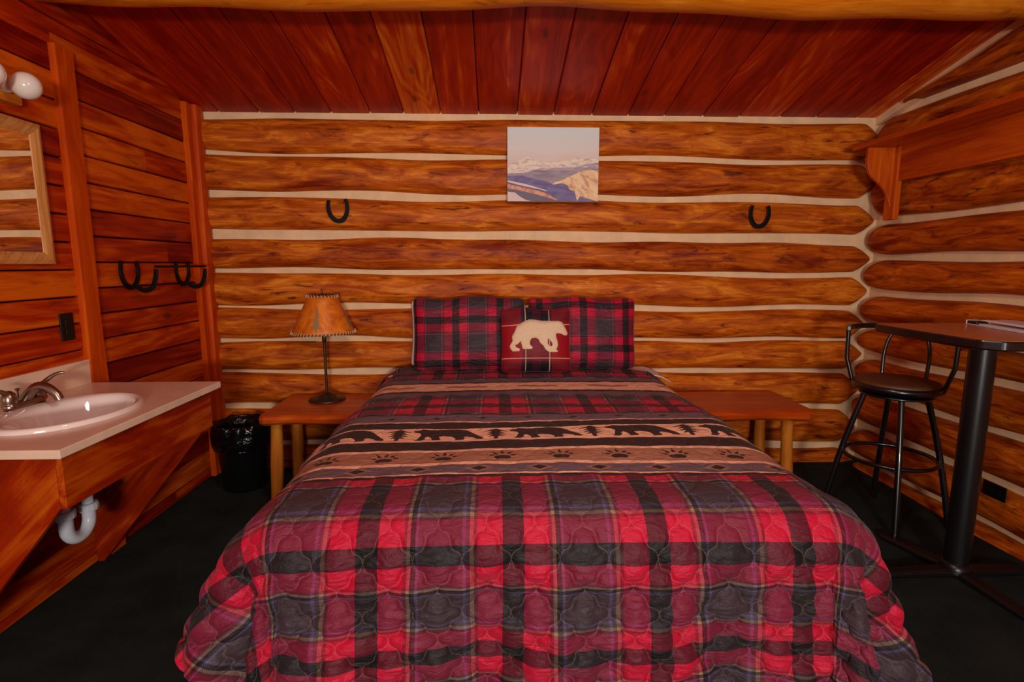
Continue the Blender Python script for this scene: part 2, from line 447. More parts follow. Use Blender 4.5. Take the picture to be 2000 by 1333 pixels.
# ceiling planks running up the slope
mb = MB()
CB = [-1.90, -1.70, -1.454, -1.235, -1.01, -0.77, -0.561, -0.329, -0.093, 0.151, 0.379, 0.625, 0.856, 1.088, 1.337, 1.571, 1.839, 2.075, 2.346, 2.56]
rc = random.Random(9)
for i in range(len(CB) - 1):
    x0, x1 = CB[i] + 0.002, CB[i + 1] - 0.002
    d = rc.uniform(0, 0.004); t = rc.uniform(0.05, 0.75); off = rc.uniform(0, 50)
    for (ya, yb) in ((YB + 0.05, RIDGE_Y), (RIDGE_Y, YF - 0.1)):
        V = []; G = []
        for y in (ya, yb):
            for x, dz in ((x0, 0.02), (x0, 0.006), (x0 + 0.006, 0.0), (x1 - 0.006, 0.0), (x1, 0.006), (x1, 0.02)):
                V.append((x, y, ceil_z(y) + dz - d)); G.append((y * 1.02 + off, x + off, dz))
        F = [(j, (j + 1) % 6, 6 + (j + 1) % 6, 6 + j) for j in range(6)]
        mb.add(V, F, CEILW, G, t)
for (ya, yb) in ((YB + 0.1, RIDGE_Y), (RIDGE_Y, YF - 0.15)):
    V = [(x, y, ceil_z(y) + dz) for y in (ya, yb) for x in (XL - 0.12, XR + 0.15) for dz in (0.018, 0.08)]
    mb.add(V, [(0, 1, 3, 2), (4, 6, 7, 5), (0, 4, 5, 1), (2, 3, 7, 6), (0, 2, 6, 4), (1, 5, 7, 3)], DARKGAP)
struct(mb.build('ceiling'))

# log purlin under the ceiling
mb = MB(); w1, w2, w3 = wob(71), wob(72), wob(73); N = 150; K = 28; V = []; G = []
for i in range(N + 1):
    x = XL - 0.02 + (XR + 0.04 - XL) * i / N
    r = 0.135 + 0.006 * w3(x)
    zc = 2.526 - 0.001 * (x + 1.8) + 0.010 * w1(x * 1.2); yc = 2.33 + 0.01 * w2(x)
    for k in range(K):
        a = 2 * PI * k / K; rr_ = r * (1 + 0.03 * math.sin(2 * a + 2 * x) + 0.015 * math.sin(5 * x + 3 * a))
        V.append((x, yc + rr_ * math.cos(a), zc + rr_ * math.sin(a))); G.append((x, 0.135 * math.cos(a) + 3, 0.135 * math.sin(a)))
F = [(i * K + k, i * K + (k + 1) % K, (i + 1) * K + (k + 1) % K, (i + 1) * K + k) for i in range(N) for k in range(K)]
mb.add(V, F, BEAMW, G, 0.55, True)
tag(mb.build('ceiling_beam'), 'thick peeled log beam running across the room under the plank ceiling', 'beam')

# ------------------------------------------------------------------ plaid and quilt materials
RED, BLK, GRY = lin((188, 7, 48)), lin((14, 10, 11)), lin((58, 42, 48))
TAN, BLU, MRN = lin((150, 112, 84)), lin((84, 74, 116)), lin((110, 18, 34))
PER = 0.372
SETT = [(0, RED), (.065, BLK), (.120, RED), (.184, MRN), (.192, TAN), (.201, BLK), (.214, BLU), (.222, GRY), (.334, BLU), (.342, GRY), (.353, TAN), (.362, MRN)]
SETT_P = [(0, RED), (.065, BLK), (.125, RED), (.192, BLK), (.199, TAN), (.203, GRY), (.345, TAN), (.349, MRN)]
def sett(M, x, table):
    f = M.math('FRACT', M.math('DIVIDE', x, PER))
    return M.ramp(f, [(p / PER, c) for p, c in table], 'CONSTANT')[0]
def plaid_nodes(M, u, v, table, pu, pv, twill=0.9):
    cu, cv = sett(M, M.math('ADD', u, pu), table), sett(M, M.math('ADD', v, pv), table)
    tw = M.math('SINE', M.math('MULTIPLY', M.math('ADD', u, v), 2 * PI / 0.0052))
    f = M.math('MULTIPLY_ADD', tw, twill * 0.42, 0.5, clamp=True)
    g_ = M.n('ShaderNodeGamma'); M.l(M.mix(1.0, cu, cv, 'MULTIPLY'), g_.inputs[0]); g_.inputs[1].default_value = 0.5
    return M.mix(0.25, g_.outputs[0], M.mix(f, cu, cv))
def stitch_nodes(M, u, v):
    p, q = M.math('DIVIDE', u, 0.125), M.math('DIVIDE', v, 0.2)
    A, B = M.math('ADD', p, q), M.math('SUBTRACT', p, q)
    def d(a, b):
        w = M.math('MULTIPLY_ADD', M.math('SINE', M.math('MULTIPLY', b, 4 * PI)), 0.045, a)
        return M.math('ABSOLUTE', M.math('SUBTRACT', M.math('FRACT', M.math('ADD', w, 0.5)), 0.5))
    return M.math('MINIMUM', d(A, B), d(B, A))

PURP, PEACH, DKB, TANB = lin((104, 76, 84)), lin((236, 170, 136)), lin((42, 18, 18)), lin((164, 104, 78))
def fabric_finish(M, col, bumph, bs, bd):
    M.l(col, M.b.inputs['Base Color']); M.b.inputs['Roughness'].default_value = 0.62
    M.b.inputs['Specular IOR Level'].default_value = 0.35
    M.b.inputs['Sheen Weight'].default_value = 0.06; M.b.inputs['Sheen Roughness'].default_value = 0.4
    M.l(M.bump(bumph, bs, bd), M.b.inputs['Normal'])

M = NT('quilt_print')
uv = M.attr('cloth').outputs['Vector']; x, y, _z = M.sep(uv)   # x: across the bed from its middle, y: distance from the quilt's head edge
nz = M.noise(M.vmul(uv, (9, 9, 9)), 1.0, 3)
yw = M.math('ADD', y, M.math('MULTIPLY', M.math('SUBTRACT', nz, 0.5), 0.022))
pl = plaid_nodes(M, x, y, SETT, PER * 10 + 0.2115, PER * 10 + 0.2775 - 2.0 + 0.0)
Y0 = 3.40
bands = [(2.92, PURP), (2.86, DKB), (2.835, PEACH), (2.655, DKB), (2.625, PURP), (2.53, None), (2.215, PEACH), (2.207, PURP), (2.128, PEACH), (2.12, DKB),
         (2.052, PEACH), (1.897, DKB), (1.800, PEACH), (1.776, TANB), (1.657, PEACH), (1.631, PURP), (1.562, PEACH), (1.549, DKB), (1.531, None)]
stops = [(0.0, (0, 0, 0, 0))] + [((Y0 - yy) / 3.0, c if c else (0, 0, 0, 0)) for yy, c in bands]
bc, ba = M.ramp(M.math('DIVIDE', yw, 3.0), stops, 'CONSTANT')
# alpha marks the printed borders
col = M.mix(ba, pl, bc)
mo = M.attr('motif').outputs['Fac']; mo2 = M.attr('motif_rim').outputs['Fac']; mo3 = M.attr('feather').outputs['Fac']
col = M.mix(M.math('LESS_THAN', mo3, 0.0), col, lin((158, 96, 62)))
col = M.mix(M.math('LESS_THAN', mo2, 0.0), col, lin((142, 96, 84)))
col = M.mix(M.math('LESS_THAN', mo, 0.0), col, lin((40, 20, 18)))
st = stitch_nodes(M, x, y)
thread = M.math('LESS_THAN', st, 0.010)
col = M.mix(M.math('MULTIPLY', thread, 0.12), col, lin((190, 150, 135)))
w = M.noise(M.vmul(uv, (16, 34, 20)), 1.0, 4, 0.55, 1.2)
fabric_finish(M, col, M.math('ADD', w, M.math('MULTIPLY', M.math('MINIMUM', st, 0.12), 1.6)), 0.85, 0.014)
QUILT = M.m

def pillow_plaid(name, pu, pv, sc=1.40):
    M = NT(name); uv = M.attr('cloth').outputs['Vector']
    s = M.vmul(uv, (sc, sc, sc)); x, y, _z = M.sep(s)
    col = plaid_nodes(M, x, y, SETT_P, pu, pv, 0.5)
    w = M.noise(M.vmul(uv, (9, 30, 9)), 1.0, 4, 0.5, 1.5)
    fabric_finish(M, col, w, 0.6, 0.02); return M.m
PIL_L = pillow_plaid('pillow_plaid_left', PER * 10 + 0.203, PER * 10 + 0.355)
PIL_R = pillow_plaid('pillow_plaid_right', PER * 10 + 0.095, PER * 10 + 0.226)

M = NT('cushion_plaid'); uv = M.attr('cloth').outputs['Vector']; x, y, _z = M.sep(uv)
CR, CK, CG = lin((150, 4, 22)), lin((14, 10, 16)), lin((70, 14, 36))
S2 = [(0, CR), (.28, CG), (.31, CK), (.44, CG), (.56, CK), (.69, CG), (.72, CR)]
def sx_(v, o): return M.ramp(M.math('FRACT', M.math('ADD', M.math('DIVIDE', v, 0.40), o)), S2, 'CONSTANT')[0]
tw = M.math('MULTIPLY_ADD', M.math('SINE', M.math('MULTIPLY', M.math('ADD', x, y), 2 * PI / 0.006)), 0.25, 0.5)
col = M.mix(tw, sx_(x, 0.5), sx_(y, 0.04))
def dash(a, b, pos):
    ln = M.math('LESS_THAN', M.math('ABSOLUTE', M.math('SUBTRACT', a, pos)), 0.0022)
    dd = M.math('GREATER_THAN', M.math('FRACT', M.math('DIVIDE', b, 0.0045)), 0.25)
    return M.math('MULTIPLY', ln, dd)
th = M.math('MAXIMUM', M.math('MAXIMUM', dash(x, y, -0.062), dash(x, y, 0.075)), M.math('MAXIMUM', dash(y, x, -0.108), dash(y, x, 0.085)))
col = M.mix(th, col, lin((226, 190, 160)))
fabric_finish(M, col, M.noise(M.vmul(uv, (14, 14, 14)), 1.0, 3), 0.4, 0.012)
CUSH = M.m

# ------------------------------------------------------------------ the bed
BCX = 0.165; TOP = 0.715; HW = 0.70; FY = 1.385        # flat top half width, foot line where the quilt turns down
def sdpoly(px, py, poly):
    """signed distance (negative inside) of points to a polygon"""
    P = np.array(poly, float); n = len(P)
    d = np.full(px.shape, 1e9); s = np.ones(px.shape)
    for i in range(n):
        j = i - 1
        ex, ey = P[j][0] - P[i][0], P[j][1] - P[i][1]
        wx, wy = px - P[i][0], py - P[i][1]
        t = np.clip((wx * ex + wy * ey) / (ex * ex + ey * ey), 0, 1)
        d = np.minimum(d, (wx - ex * t) ** 2 + (wy - ey * t) ** 2)
        c1 = py >= P[i][1]; c2 = py < P[j][1]; c3 = ex * wy > ey * wx
        flip = (c1 & c2 & c3) | (~c1 & ~c2 & ~c3)
        s = np.where(flip, -s, s)
    return s * np.sqrt(d)
def ell(px, py, cx, cy, rx, ry, ang=0.0):
    c, s = math.cos(ang), math.sin(ang); x, y = (px - cx) * c + (py - cy) * s, -(px - cx) * s + (py - cy) * c
    return (np.sqrt((x / rx) ** 2 + (y / ry) ** 2) - 1) * min(rx, ry)
# walking bear, head to the left, hind leg trailing (unit: body length about 1, feet at y = 0)
BEAR = [(-.50, .43), (-.505, .49), (-.45, .52), (-.40, .54), (-.375, .58), (-.34, .56), (-.25, .54), (-.12, .57), (0, .585), (.15, .575), (.26, .53), (.34, .44), (.40, .33), (.46, .22),
        (.52, .13), (.535, .05), (.50, .02), (.42, .03), (.40, .09), (.33, .15), (.28, .19), (.245, .15), (.265, .06), (.245, .0), (.12, 0), (.135, .06), (.10, .14), (.05, .20), (-.04, .23),
        (-.115, .20), (-.10, .12), (-.075, .05), (-.09, 0), (-.22, 0), (-.20, .06), (-.23, .16), (-.27, .22), (-.315, .16), (-.30, .08), (-.345, .03), (-.36, .0), (-.46, .005), (-.42, .08),
        (-.40, .18), (-.375, .29), (-.40, .37), (-.45, .40)]
_T = [(.020, .112), (.058, .092), (.013, .098), (.038, .070), (.010, .076), (.044, .046), (.010, .054), (.034, .024), (.009, .034), (.007, .0)]
TREE = [(0, .13)] + [(-a_, b_) for a_, b_ in _T] + [(a_, b_) for a_, b_ in reversed(_T)]

def cloth_quilt():
    U = np.unique(np.concatenate([np.linspace(-1.17, -0.85, 56), np.linspace(-0.85, 0.85, 430), np.linspace(0.85, 1.26, 70)]))
    segs = [(0.0, 0.55, 0.008), (0.55, 0.77, 0.005), (0.77, 1.33, 0.008), (1.33, 1.52, 0.0035), (1.52, 1.735, 0.007), (1.735, 1.86, 0.0026), (1.86, 2.98, 0.006)]
    S = [np.arange(a, b, d) for a, b, d in segs]; S = np.unique(np.round(np.concatenate(S + [np.array([2.98])]), 5))
    u, s = np.meshgrid(U, S)                       # rows: s
    y_rest = Y0 - s
    du = np.maximum(np.abs(u) - HW, 0); sgn = np.sign(u)
    dv = np.maximum(FY - y_rest, 0)
    # a little width taper: the quilt reaches lower near the foot corners
    def prof(d, R, tilt, squash):
        L = R * tilt
        ph = np.minimum(d / R, tilt)
        out = R * np.sin(ph); dn = R * (1 - np.cos(ph))
        e = np.maximum(d - L, 0) * squash
        return out + e * math.cos(tilt), dn + e * math.sin(tilt), np.clip((d - L * 0.6) / 0.15, 0, 1)
    hd = np.clip((y_rest - 2.2) / 0.6, 0, 1); hd = hd * hd * (3 - 2 * hd)
    o_u, z_u, m_u = prof(du, 0.20, math.radians(75), 0.93)
    o_h, z_h, m_h = prof(du, 0.165, math.radians(88), 0.93)
    o_u = o_u * (1 - hd) + o_h * hd; z_u = z_u * (1 - hd) + z_h * hd
    o_v, z_v, m_v = prof(dv, 0.13, math.radians(82), 0.63)
    r = np.hypot(du, dv) + 1e-9
    ang = np.arctan2(dv, du)                       # 0: side, pi/2: foot
    o_s, z_s, m_s = prof(r, 0.20, math.radians(75), 0.93)
    o_f, z_f, m_f = prof(r, 0.13, math.radians(82), 0.63)
    k = ang / (PI / 2); k = k * k * (3 - 2 * k)
    corner = (du > 0) & (dv > 0)
    out_c = o_s * (1 - k) + o_f * k; dn_c = z_s * (1 - k) + z_f * k
    # spare cloth at the corner gathers into folds
    amp = np.clip(r - 0.16, 0, 0.6) * 0.17
    fold = amp * (np.sin(ang * 6.0 - 0.6) + 0.35 * np.sin(ang * 11 + 1)) * np.sin(2 * ang) ** 0.7 * np.where(corner, 1, 0)
    X = np.where(corner, np.cos(ang) * (out_c + fold), o_u); Yf = np.where(corner, np.sin(ang) * (out_c + fold), o_v)
    Z = np.where(corner, -dn_c, -np.maximum(z_u, z_v))
    drape = np.where(corner, np.maximum(m_s * (1 - k), m_f * k), np.maximum(m_u, m_v))
    px = BCX + sgn * (np.minimum(np.abs(u), HW) + X)
    py = np.maximum(y_rest, FY) - Yf
    pz = TOP + Z
    # the head edge is pulled askew, baring the sheet on one side
    ask = np.clip((u - 0.48) / 0.2, 0, 1); ask = 0.24 * ask * ask * (3 - 2 * ask) + 0.035 * np.clip((-u - 0.55) / 0.2, 0, 1)
    py = py - ask * np.clip(1 - s / 0.45, 0, 1)
    # gentle crown of the mattress and its slump at the sides
    top = 1 - np.clip(du / 0.05, 0, 1)
    pz += 0.012 * np.clip(1 - (u / 0.8) ** 2, 0, 1) * (dv < 0.2)
    # slow folds of the side hangings and of the foot hanging
    fs = np.sin(y_rest * 7.5 + 1.2 * sgn) + 0.5 * np.sin(y_rest * 17 + sgn)
    px += sgn * np.where(du > 0.12, (du - 0.12), 0) * 0.085 * fs * (1 - hd) * (1 - np.where(corner, k, 0))
    ff = np.sin(u * 9.0 + 0.5) + 0.6 * np.sin(u * 21 + 2)
    py -= np.where(dv > 0.14, (dv - 0.14), 0) * 0.05 * ff
    # normals of the smooth drape, then quilting puffs along them
    P = np.stack([px, py, pz], -1)
    def normals(P):
        a = np.gradient(P, axis=1); b = np.gradient(P, axis=0); n = np.cross(b, a); n /= (np.linalg.norm(n, axis=-1, keepdims=True) + 1e-12)
        return n
    n = normals(P)
    if n[5, n.shape[1] // 2, 2] < 0: n = -n
    p, q = u / 0.125, s / 0.2; A, B = p + q, p - q
    fa = A + 0.045 * np.sin(4 * PI * B); fb = B + 0.045 * np.sin(4 * PI * A)
    puff = (np.abs(np.sin(PI * fa)) * np.abs(np.sin(PI * fb))) ** 0.6
    border = ((s > 0.48) & (s < 0.87)) | ((s > 1.19) & (s < 1.86))
    hgt = np.where(border, 0.0018, 0.006) * puff + drape * 0.013 * puff
    # crinkles across, stronger on the hangings
    rg = np.random.RandomState(3); cr = np.zeros_like(u)
    for i in range(26):
        kx, ky, ph_ = rg.uniform(-34, 34), rg.uniform(-60, 60), rg.uniform(0, 7); cr += np.sin(kx * u + ky * s + ph_)
    cr /= 26 ** 0.5
    hgt += cr * (0.0011 + 0.0042 * drape)
    lw = np.zeros_like(u)
    for i in range(10):
        kx, ky, ph_ = rg.uniform(-6, 6), rg.uniform(-9, 9), rg.uniform(0, 7); lw += np.sin(kx * u + ky * s + ph_)
    hgt += lw * 0.0014
    # rolled ridges just below the pillows
    hgt += 0.012 * np.exp(-((s - 0.14) / 0.03) ** 2) * (1 + 0.4 * np.sin(u * 5)) + 0.008 * np.exp(-((s - 0.33) / 0.03) ** 2) * (1 + 0.4 * np.sin(u * 4 + 1))
    P = P + n * hgt[..., None]
    P[..., 2] = np.maximum(P[..., 2], 0.03)
    # printed motifs as distances
    yy = y_rest
    mot = np.full(u.shape, 1.0); rim = np.full(u.shape, 1.0); fea = np.full(u.shape, 1.0)
    pb = 0.372; ub = (u - 0.025 + pb / 2) % pb - pb / 2
    m = (yy > 1.88) & (yy < 2.08)
    d1 = sdpoly(ub[m] / 0.262, (yy[m] - 1.908) / 0.215, BEAR) * 0.2
    ut = (u - 0.025 - pb / 2 + pb / 2) % pb - pb / 2
    d2 = sdpoly(ut[m], (yy[m] - 1.908) / 0.98, TREE)
    mot[m] = np.minimum(d1, d2)
    m = (yy > 1.64) & (yy < 1.79)
    pp = 0.196; uw = (u - 0.056 + pp / 2) % pp - pp / 2; a_, b_ = uw[m], yy[m] - 1.695
    d = ell(a_, b_, 0, -0.002, 0.029, 0.020)
    d = np.maximum(d, -ell(a_, b_, 0, -0.025, 0.02, 0.010))
    for ang_, rr2 in ((-1.02, .042), (-.52, .046), (0.0, .047), (.52, .046), (1.02, .042)):
        cx, cy = rr2 * math.sin(ang_), rr2 * math.cos(ang_) - 0.002
        d = np.minimum(d, ell(a_, b_, cx, cy, 0.0070, 0.0100, -ang_))
        d = np.minimum(d, ell(a_, b_, cx * 1.42, cy * 1.42, 0.003, 0.009, -ang_))
    mot[m] = np.minimum(mot[m], d)
    m = (yy > 1.56) & (yy < 1.635); pd = 0.190; ud = (u + 0.025 + pd / 2) % pd - pd / 2
    man = np.abs(ud[m]) / 0.026 + np.abs(yy[m] - 1.597) / 0.019
    mot[m] = (man - 1) * 0.015
    rim[m] = (np.abs(ud[m]) / 0.046 + np.abs(yy[m] - 1.597) / 0.030 - 1) * 0.02
    m = (yy > 2.12) & (yy < 2.21); man = np.abs(ud[m]) / 0.02 + np.abs(yy[m] - 2.166) / 0.014
    mot[m] = (man - 1) * 0.012
    m = (yy > 2.66) & (yy < 2.84); pf = 0.372; uf = (u - 0.06 + pf / 2) % pf - pf / 2
    f1 = ell(uf[m], yy[m], -0.045, 2.742, 0.068, 0.019, -0.12); f2 = ell(uf[m], yy[m], 0.055, 2.738, 0.060, 0.016, 0.2)
    fea[m] = np.minimum(f1, f2)
    me = bpy.data.meshes.new('quilt'); nr, nc = u.shape
    idx = np.arange(nr * nc).reshape(nr, nc)
    F = np.stack([idx[:-1, :-1], idx[1:, :-1], idx[1:, 1:], idx[:-1, 1:]], -1).reshape(-1, 4)
    base = np.array([BCX, 2.4, 0.0])
    me.vertices.add(nr * nc); me.vertices.foreach_set('co', (P.reshape(-1, 3) - base).ravel())
    me.loops.add(F.size); me.loops.foreach_set('vertex_index', F.ravel())
    me.polygons.add(len(F)); me.polygons.foreach_set('loop_start', np.arange(0, F.size, 4)); me.polygons.foreach_set('loop_total', np.full(len(F), 4))
    me.polygons.foreach_set('use_smooth', np.ones(len(F), bool)); me.update(calc_edges=True)
    at = me.attributes.new('cloth', 'FLOAT_VECTOR', 'POINT'); at.data.foreach_set('vector', np.stack([u, s, 0 * u], -1).ravel())
    for nm, arr in (('motif', mot), ('motif_rim', rim), ('feather', fea)):
        at = me.attributes.new(nm, 'FLOAT', 'POINT'); at.data.foreach_set('value', arr.ravel())
    me.materials.append(QUILT); me.validate()
    o = bpy.data.objects.new('quilt', me); COL.objects.link(o); o.location = base
    return o
tag(cloth_quilt(), 'red and black plaid quilt printed with bears and paw prints, spread over the bed', 'quilt')

def rounded_box(mb, lo, hi, mat, r, tone=0.5):
    cx, cy = (lo[0] + hi[0]) / 2, (lo[1] + hi[1]) / 2
    def ring(ins, z):
        out = []; R = max(r - ins, 0.005)
        for (sx, sy, a0) in ((1, 1, 0), (-1, 1, PI / 2), (-1, -1, PI), (1, -1, 1.5 * PI)):
            px, py = cx + sx * ((hi[0] - lo[0]) / 2 - ins - R), cy + sy * ((hi[1] - lo[1]) / 2 - ins - R)
            for k in range(7):
                a = a0 + PI / 2 * k / 6; out.append((px + R * math.cos(a), py + R * math.sin(a), z))
        return out
    e = min(0.04, (hi[2] - lo[2]) / 2.2); L = []
    for k in range(5): a = PI / 2 * k / 4; L.append(ring(e * (1 - math.sin(a)), lo[2] + e * (1 - math.cos(a))))
    for k in range(5): a = PI / 2 * k / 4; L.append(ring(e * (1 - math.cos(a)), hi[2] - e * (1 - math.sin(a))))
    V = [p for l in L for p in l]; n = 28
    F = [(i * n + j, i * n + (j + 1) % n, (i + 1) * n + (j + 1) % n, (i + 1) * n + j) for i in range(len(L) - 1) for j in range(n)]
    F += [tuple(range(n)), tuple(range((len(L) - 1) * n, len(L) * n))]
    mb.add(V, F, mat, None, tone, True)
bed = thing('bed', 'double bed with white mattress standing under the plaid quilt', 'bed', (BCX, 2.38, 0))
mb = MB(); rounded_box(mb, (BCX - 0.765, 1.36, 0.43), (BCX + 0.765, 3.40, 0.685), SHEET, 0.09); mb.build('mattress', bed)
mb = MB(); rounded_box(mb, (BCX - 0.76, 1.37, 0.20), (BCX + 0.76, 3.39, 0.425), SHEET, 0.06); mb.build('box_spring', bed)
mb = MB()
for x in (-0.74, 0.70): mb.box((BCX + x, 1.38, 0.16), (BCX + x + 0.04, 3.38, 0.20), BLACKM)
for yy in (1.38, 2.36, 3.34): mb.box((BCX - 0.74, yy, 0.16), (BCX + 0.74, yy + 0.04, 0.20), BLACKM)
mb.build('bed_frame', bed)
for x in (-0.70, 0.70):
    for yy in (1.46, 3.30):
        mb = MB(); mb.tube([(BCX + x, yy, 0.0), (BCX + x, yy, 0.17)], 0.02, BLACKM); mb.build('leg', bed)
# top sheet turned out past the quilt beside the pillows
mb = MB(); NX, NY = 60, 16; V = []; F = []
for j in range(NY + 1):
    for i in range(NX + 1):
        x = -0.80 + 1.68 * i / NX; y = 3.14 + 0.29 * j / NY
        d = max(abs(x) - 0.76, 0)
        z = 0.697 - d * d * 3.0 + 0.003 * math.sin(9 * x + 7 * y)
        V.append((BCX + x + (0.03 if x > 0 else -0.0), y, z))
        if i < NX and j < NY: a = j * (NX + 1) + i; F.append((a, a + 1, a + NX + 2, a + NX + 1))
mb.add(V, F, SHEET, None, 0.5, True); so = mb.build('top_sheet'); md = so.modifiers.new('t', 'SOLIDIFY'); md.thickness = 0.004
tag(so, 'white top sheet showing at the head of the bed past the quilt', 'sheet')

def pillow(name, c, w, h, t, mat, lean=0.25, rotz=0.0, roll=0.0, seed=0, npow=5.0, ears=0.06, sag=0.0, parent=None, sub=36, wr=0.004, fs=0.0):
    """Pillow standing on its long side: local x across, z up, front towards -y. c: middle of the bottom edge."""
    rg = random.Random(seed); W = [(rg.uniform(-30, 30), rg.uniform(-30, 30), rg.uniform(0, 7)) for _ in range(9)]
    R = Matrix.Rotation(rotz, 3, 'Z') @ Matrix.Rotation(-lean, 3, 'X') @ Matrix.Rotation(roll, 3, 'Y')
    def surf(a, b, side):
        # pinched between the corners
        x = a * w / 2 * (1 - ears * (1 - b * b) * abs(a)); z = b * h / 2 * (1 - ears * 1.1 * (1 - a * a) * abs(b))
        cq = (abs(a) * abs(b)) ** 7; x *= 1 - 0.055 * cq; z *= 1 - 0.09 * cq
        f = (max(0, 1 - abs(a) ** npow) ** 0.55) * (max(0, 1 - abs(b) ** npow) ** 0.55)
        f *= 0.72 + 0.28 * (1 - a * a) * (1 - b * b)
        wv = sum(math.sin(k1 * x + k2 * z + p) for k1, k2, p in W) / 3
        y = side * (t / 2 * f * (1 - 0.25 * b - fs * b) + wr * wv * f)
        z -= sag * math.exp(-(a * 2.2) ** 2) * (b + 1) / 2 * h
        z += 0.008 * math.sin(5 * a + seed) * max(b, 0)
        return x, y, z
    V = []; A = []; F = []; N = sub
    for side in (-1, 1):
        o = len(V)
        for j in range(N + 1):
            for i in range(N + 1):
                a, b = -math.cos(PI * i / N), -math.cos(PI * j / N)
                a, b = 0.5 * a + 0.5 * (-1 + 2 * i / N), 0.5 * b + 0.5 * (-1 + 2 * j / N)
                x, y, z = surf(a, b, side)
                V.append(R @ Vector((x, y, z + h / 2))); A.append((a * w / 2, b * h / 2, 0))
                if i < N and j < N:
                    q = o + j * (N + 1) + i; f_ = (q, q + 1, q + N + 2, q + N + 1); F.append(f_ if side < 0 else tuple(reversed(f_)))
    me = bpy.data.meshes.new(name); me.from_pydata([tuple(v) for v in V], [], F)
    me.polygons.foreach_set('use_smooth', [True] * len(F)); at = me.attributes.new('cloth', 'FLOAT_VECTOR', 'POINT'); at.data.foreach_set('vector', [k for p in A for k in p])
    bm = bmesh.new(); bm.from_mesh(me); bmesh.ops.remove_doubles(bm, verts=bm.verts, dist=0.0006); bmesh.ops.recalc_face_normals(bm, faces=bm.faces); bm.to_mesh(me); bm.free()
    me.materials.append(mat)
    o = bpy.data.objects.new(name, me); COL.objects.link(o); o.location = c
    return o, surf, R
PZ = 0.728
o, _, _ = pillow('pillow', (-0.195, 3.30, PZ - 0.01), 0.68, 0.44, 0.13, SHEET, lean=0.20, seed=5); tag(o, 'white pillow standing behind the left plaid pillow', 'pillow', 'white pillows at the back')
o, _, _ = pillow('pillow', (0.535, 3.30, PZ), 0.66, 0.42, 0.13, SHEET, lean=0.20, seed=8); tag(o, 'white pillow standing behind the right plaid pillow', 'pillow', 'white pillows at the back')
o, _, _ = pillow('pillow', (-0.150, 3.16, PZ - 0.005), 0.69, 0.455, 0.15, PIL_L, lean=0.17, seed=1, roll=-0.008, ears=0.045, wr=0.007)
tag(o, 'red and black plaid pillow standing behind the cushion on its left', 'pillow', 'plaid pillows')
o, _, _ = pillow('pillow', (0.530, 3.16, PZ - 0.005), 0.665, 0.45, 0.15, PIL_R, lean=0.17, seed=2, roll=0.006, ears=0.04, wr=0.007)
tag(o, 'red and black plaid pillow nearer the bar stool, right of the bear cushion', 'pillow', 'plaid pillows')
CC = (0.238, 3.002, 0.738)
cush, csurf, CRt = pillow('bear_cushion', CC, 0.415, 0.385, 0.15, CUSH, lean=0.20, seed=3, ears=0.05, npow=3.2, wr=0.002)
tag(cush, 'small dark red cushion with a cream bear on its front, leaning on the plaid pillows', 'cushion')
# felt bear sewn on the cushion
BP = [(-.50, .17), (-.445, .30), (-.455, .42), (-.40, .56), (-.36, .70), (-.26, .79), (-.14, .87), (-.02, .88), (.08, .865), (.20, .875), (.30, .86), (.40, .845), (.46, .80),
      (.52, .66), (.56, .55), (.575, .49), (.55, .445), (.50, .45), (.44, .49), (.38, .51), (.335, .48), (.345, .38), (.37, .28), (.375, .18), (.355, .11), (.335, .07), (.37, .05),
      (.36, 0), (.20, .0), (.14, .07), (.10, .18), (.05, .24), (.015, .35), (-.03, .38), (-.10, .37), (-.13, .29), (-.13, .20), (-.08, .13), (-.10, .08), (-.26, .08), (-.28, .20), (-.30, .30),
      (-.345, .22), (-.40, .19), (-.38, .14), (-.31, .09), (-.32, .03), (-.44, .02), (-.485, .10)]
BHOLE = [(.19, .36), (.215, .35), (.27, .23), (.265, .165), (.215, .155), (.185, .23)]
bm = bmesh.new(); loops = []
for L in (BP, BHOLE):
    vs = [bm.verts.new((x * 0.325 + 0.004, 0, (y - 0.44) * 0.215 + 0.022)) for x, y in L]
    loops += [bm.edges.new((vs[i], vs[(i + 1) % len(vs)])) for i in range(len(vs))]
bmesh.ops.triangle_fill(bm, edges=loops, use_beauty=True)
for _ in range(2): bmesh.ops.subdivide_edges(bm, edges=[e for e in bm.edges if e.calc_length() > 0.012], cuts=1, use_grid_fill=False); bmesh.ops.triangulate(bm, faces=bm.faces)
for v in bm.verts:
    a, b = v.co.x / 0.2075, v.co.z / 0.1925
    x, y, z = csurf(a, b, -1)
    v.co = CRt @ Vector((x, y - 0.0022, z + 0.385 / 2))
me = bpy.data.meshes.new('bear_applique'); bm.to_mesh(me); bm.free(); me.materials.append(BEARM)
for p in me.polygons: p.use_smooth = True
o = bpy.data.objects.new('bear_applique', me); COL.objects.link(o); o.parent = cush; o['label'] = 'cream felt bear'
md = o.modifiers.new('t', 'SOLIDIFY'); md.thickness = 0.003; md.offset = 0

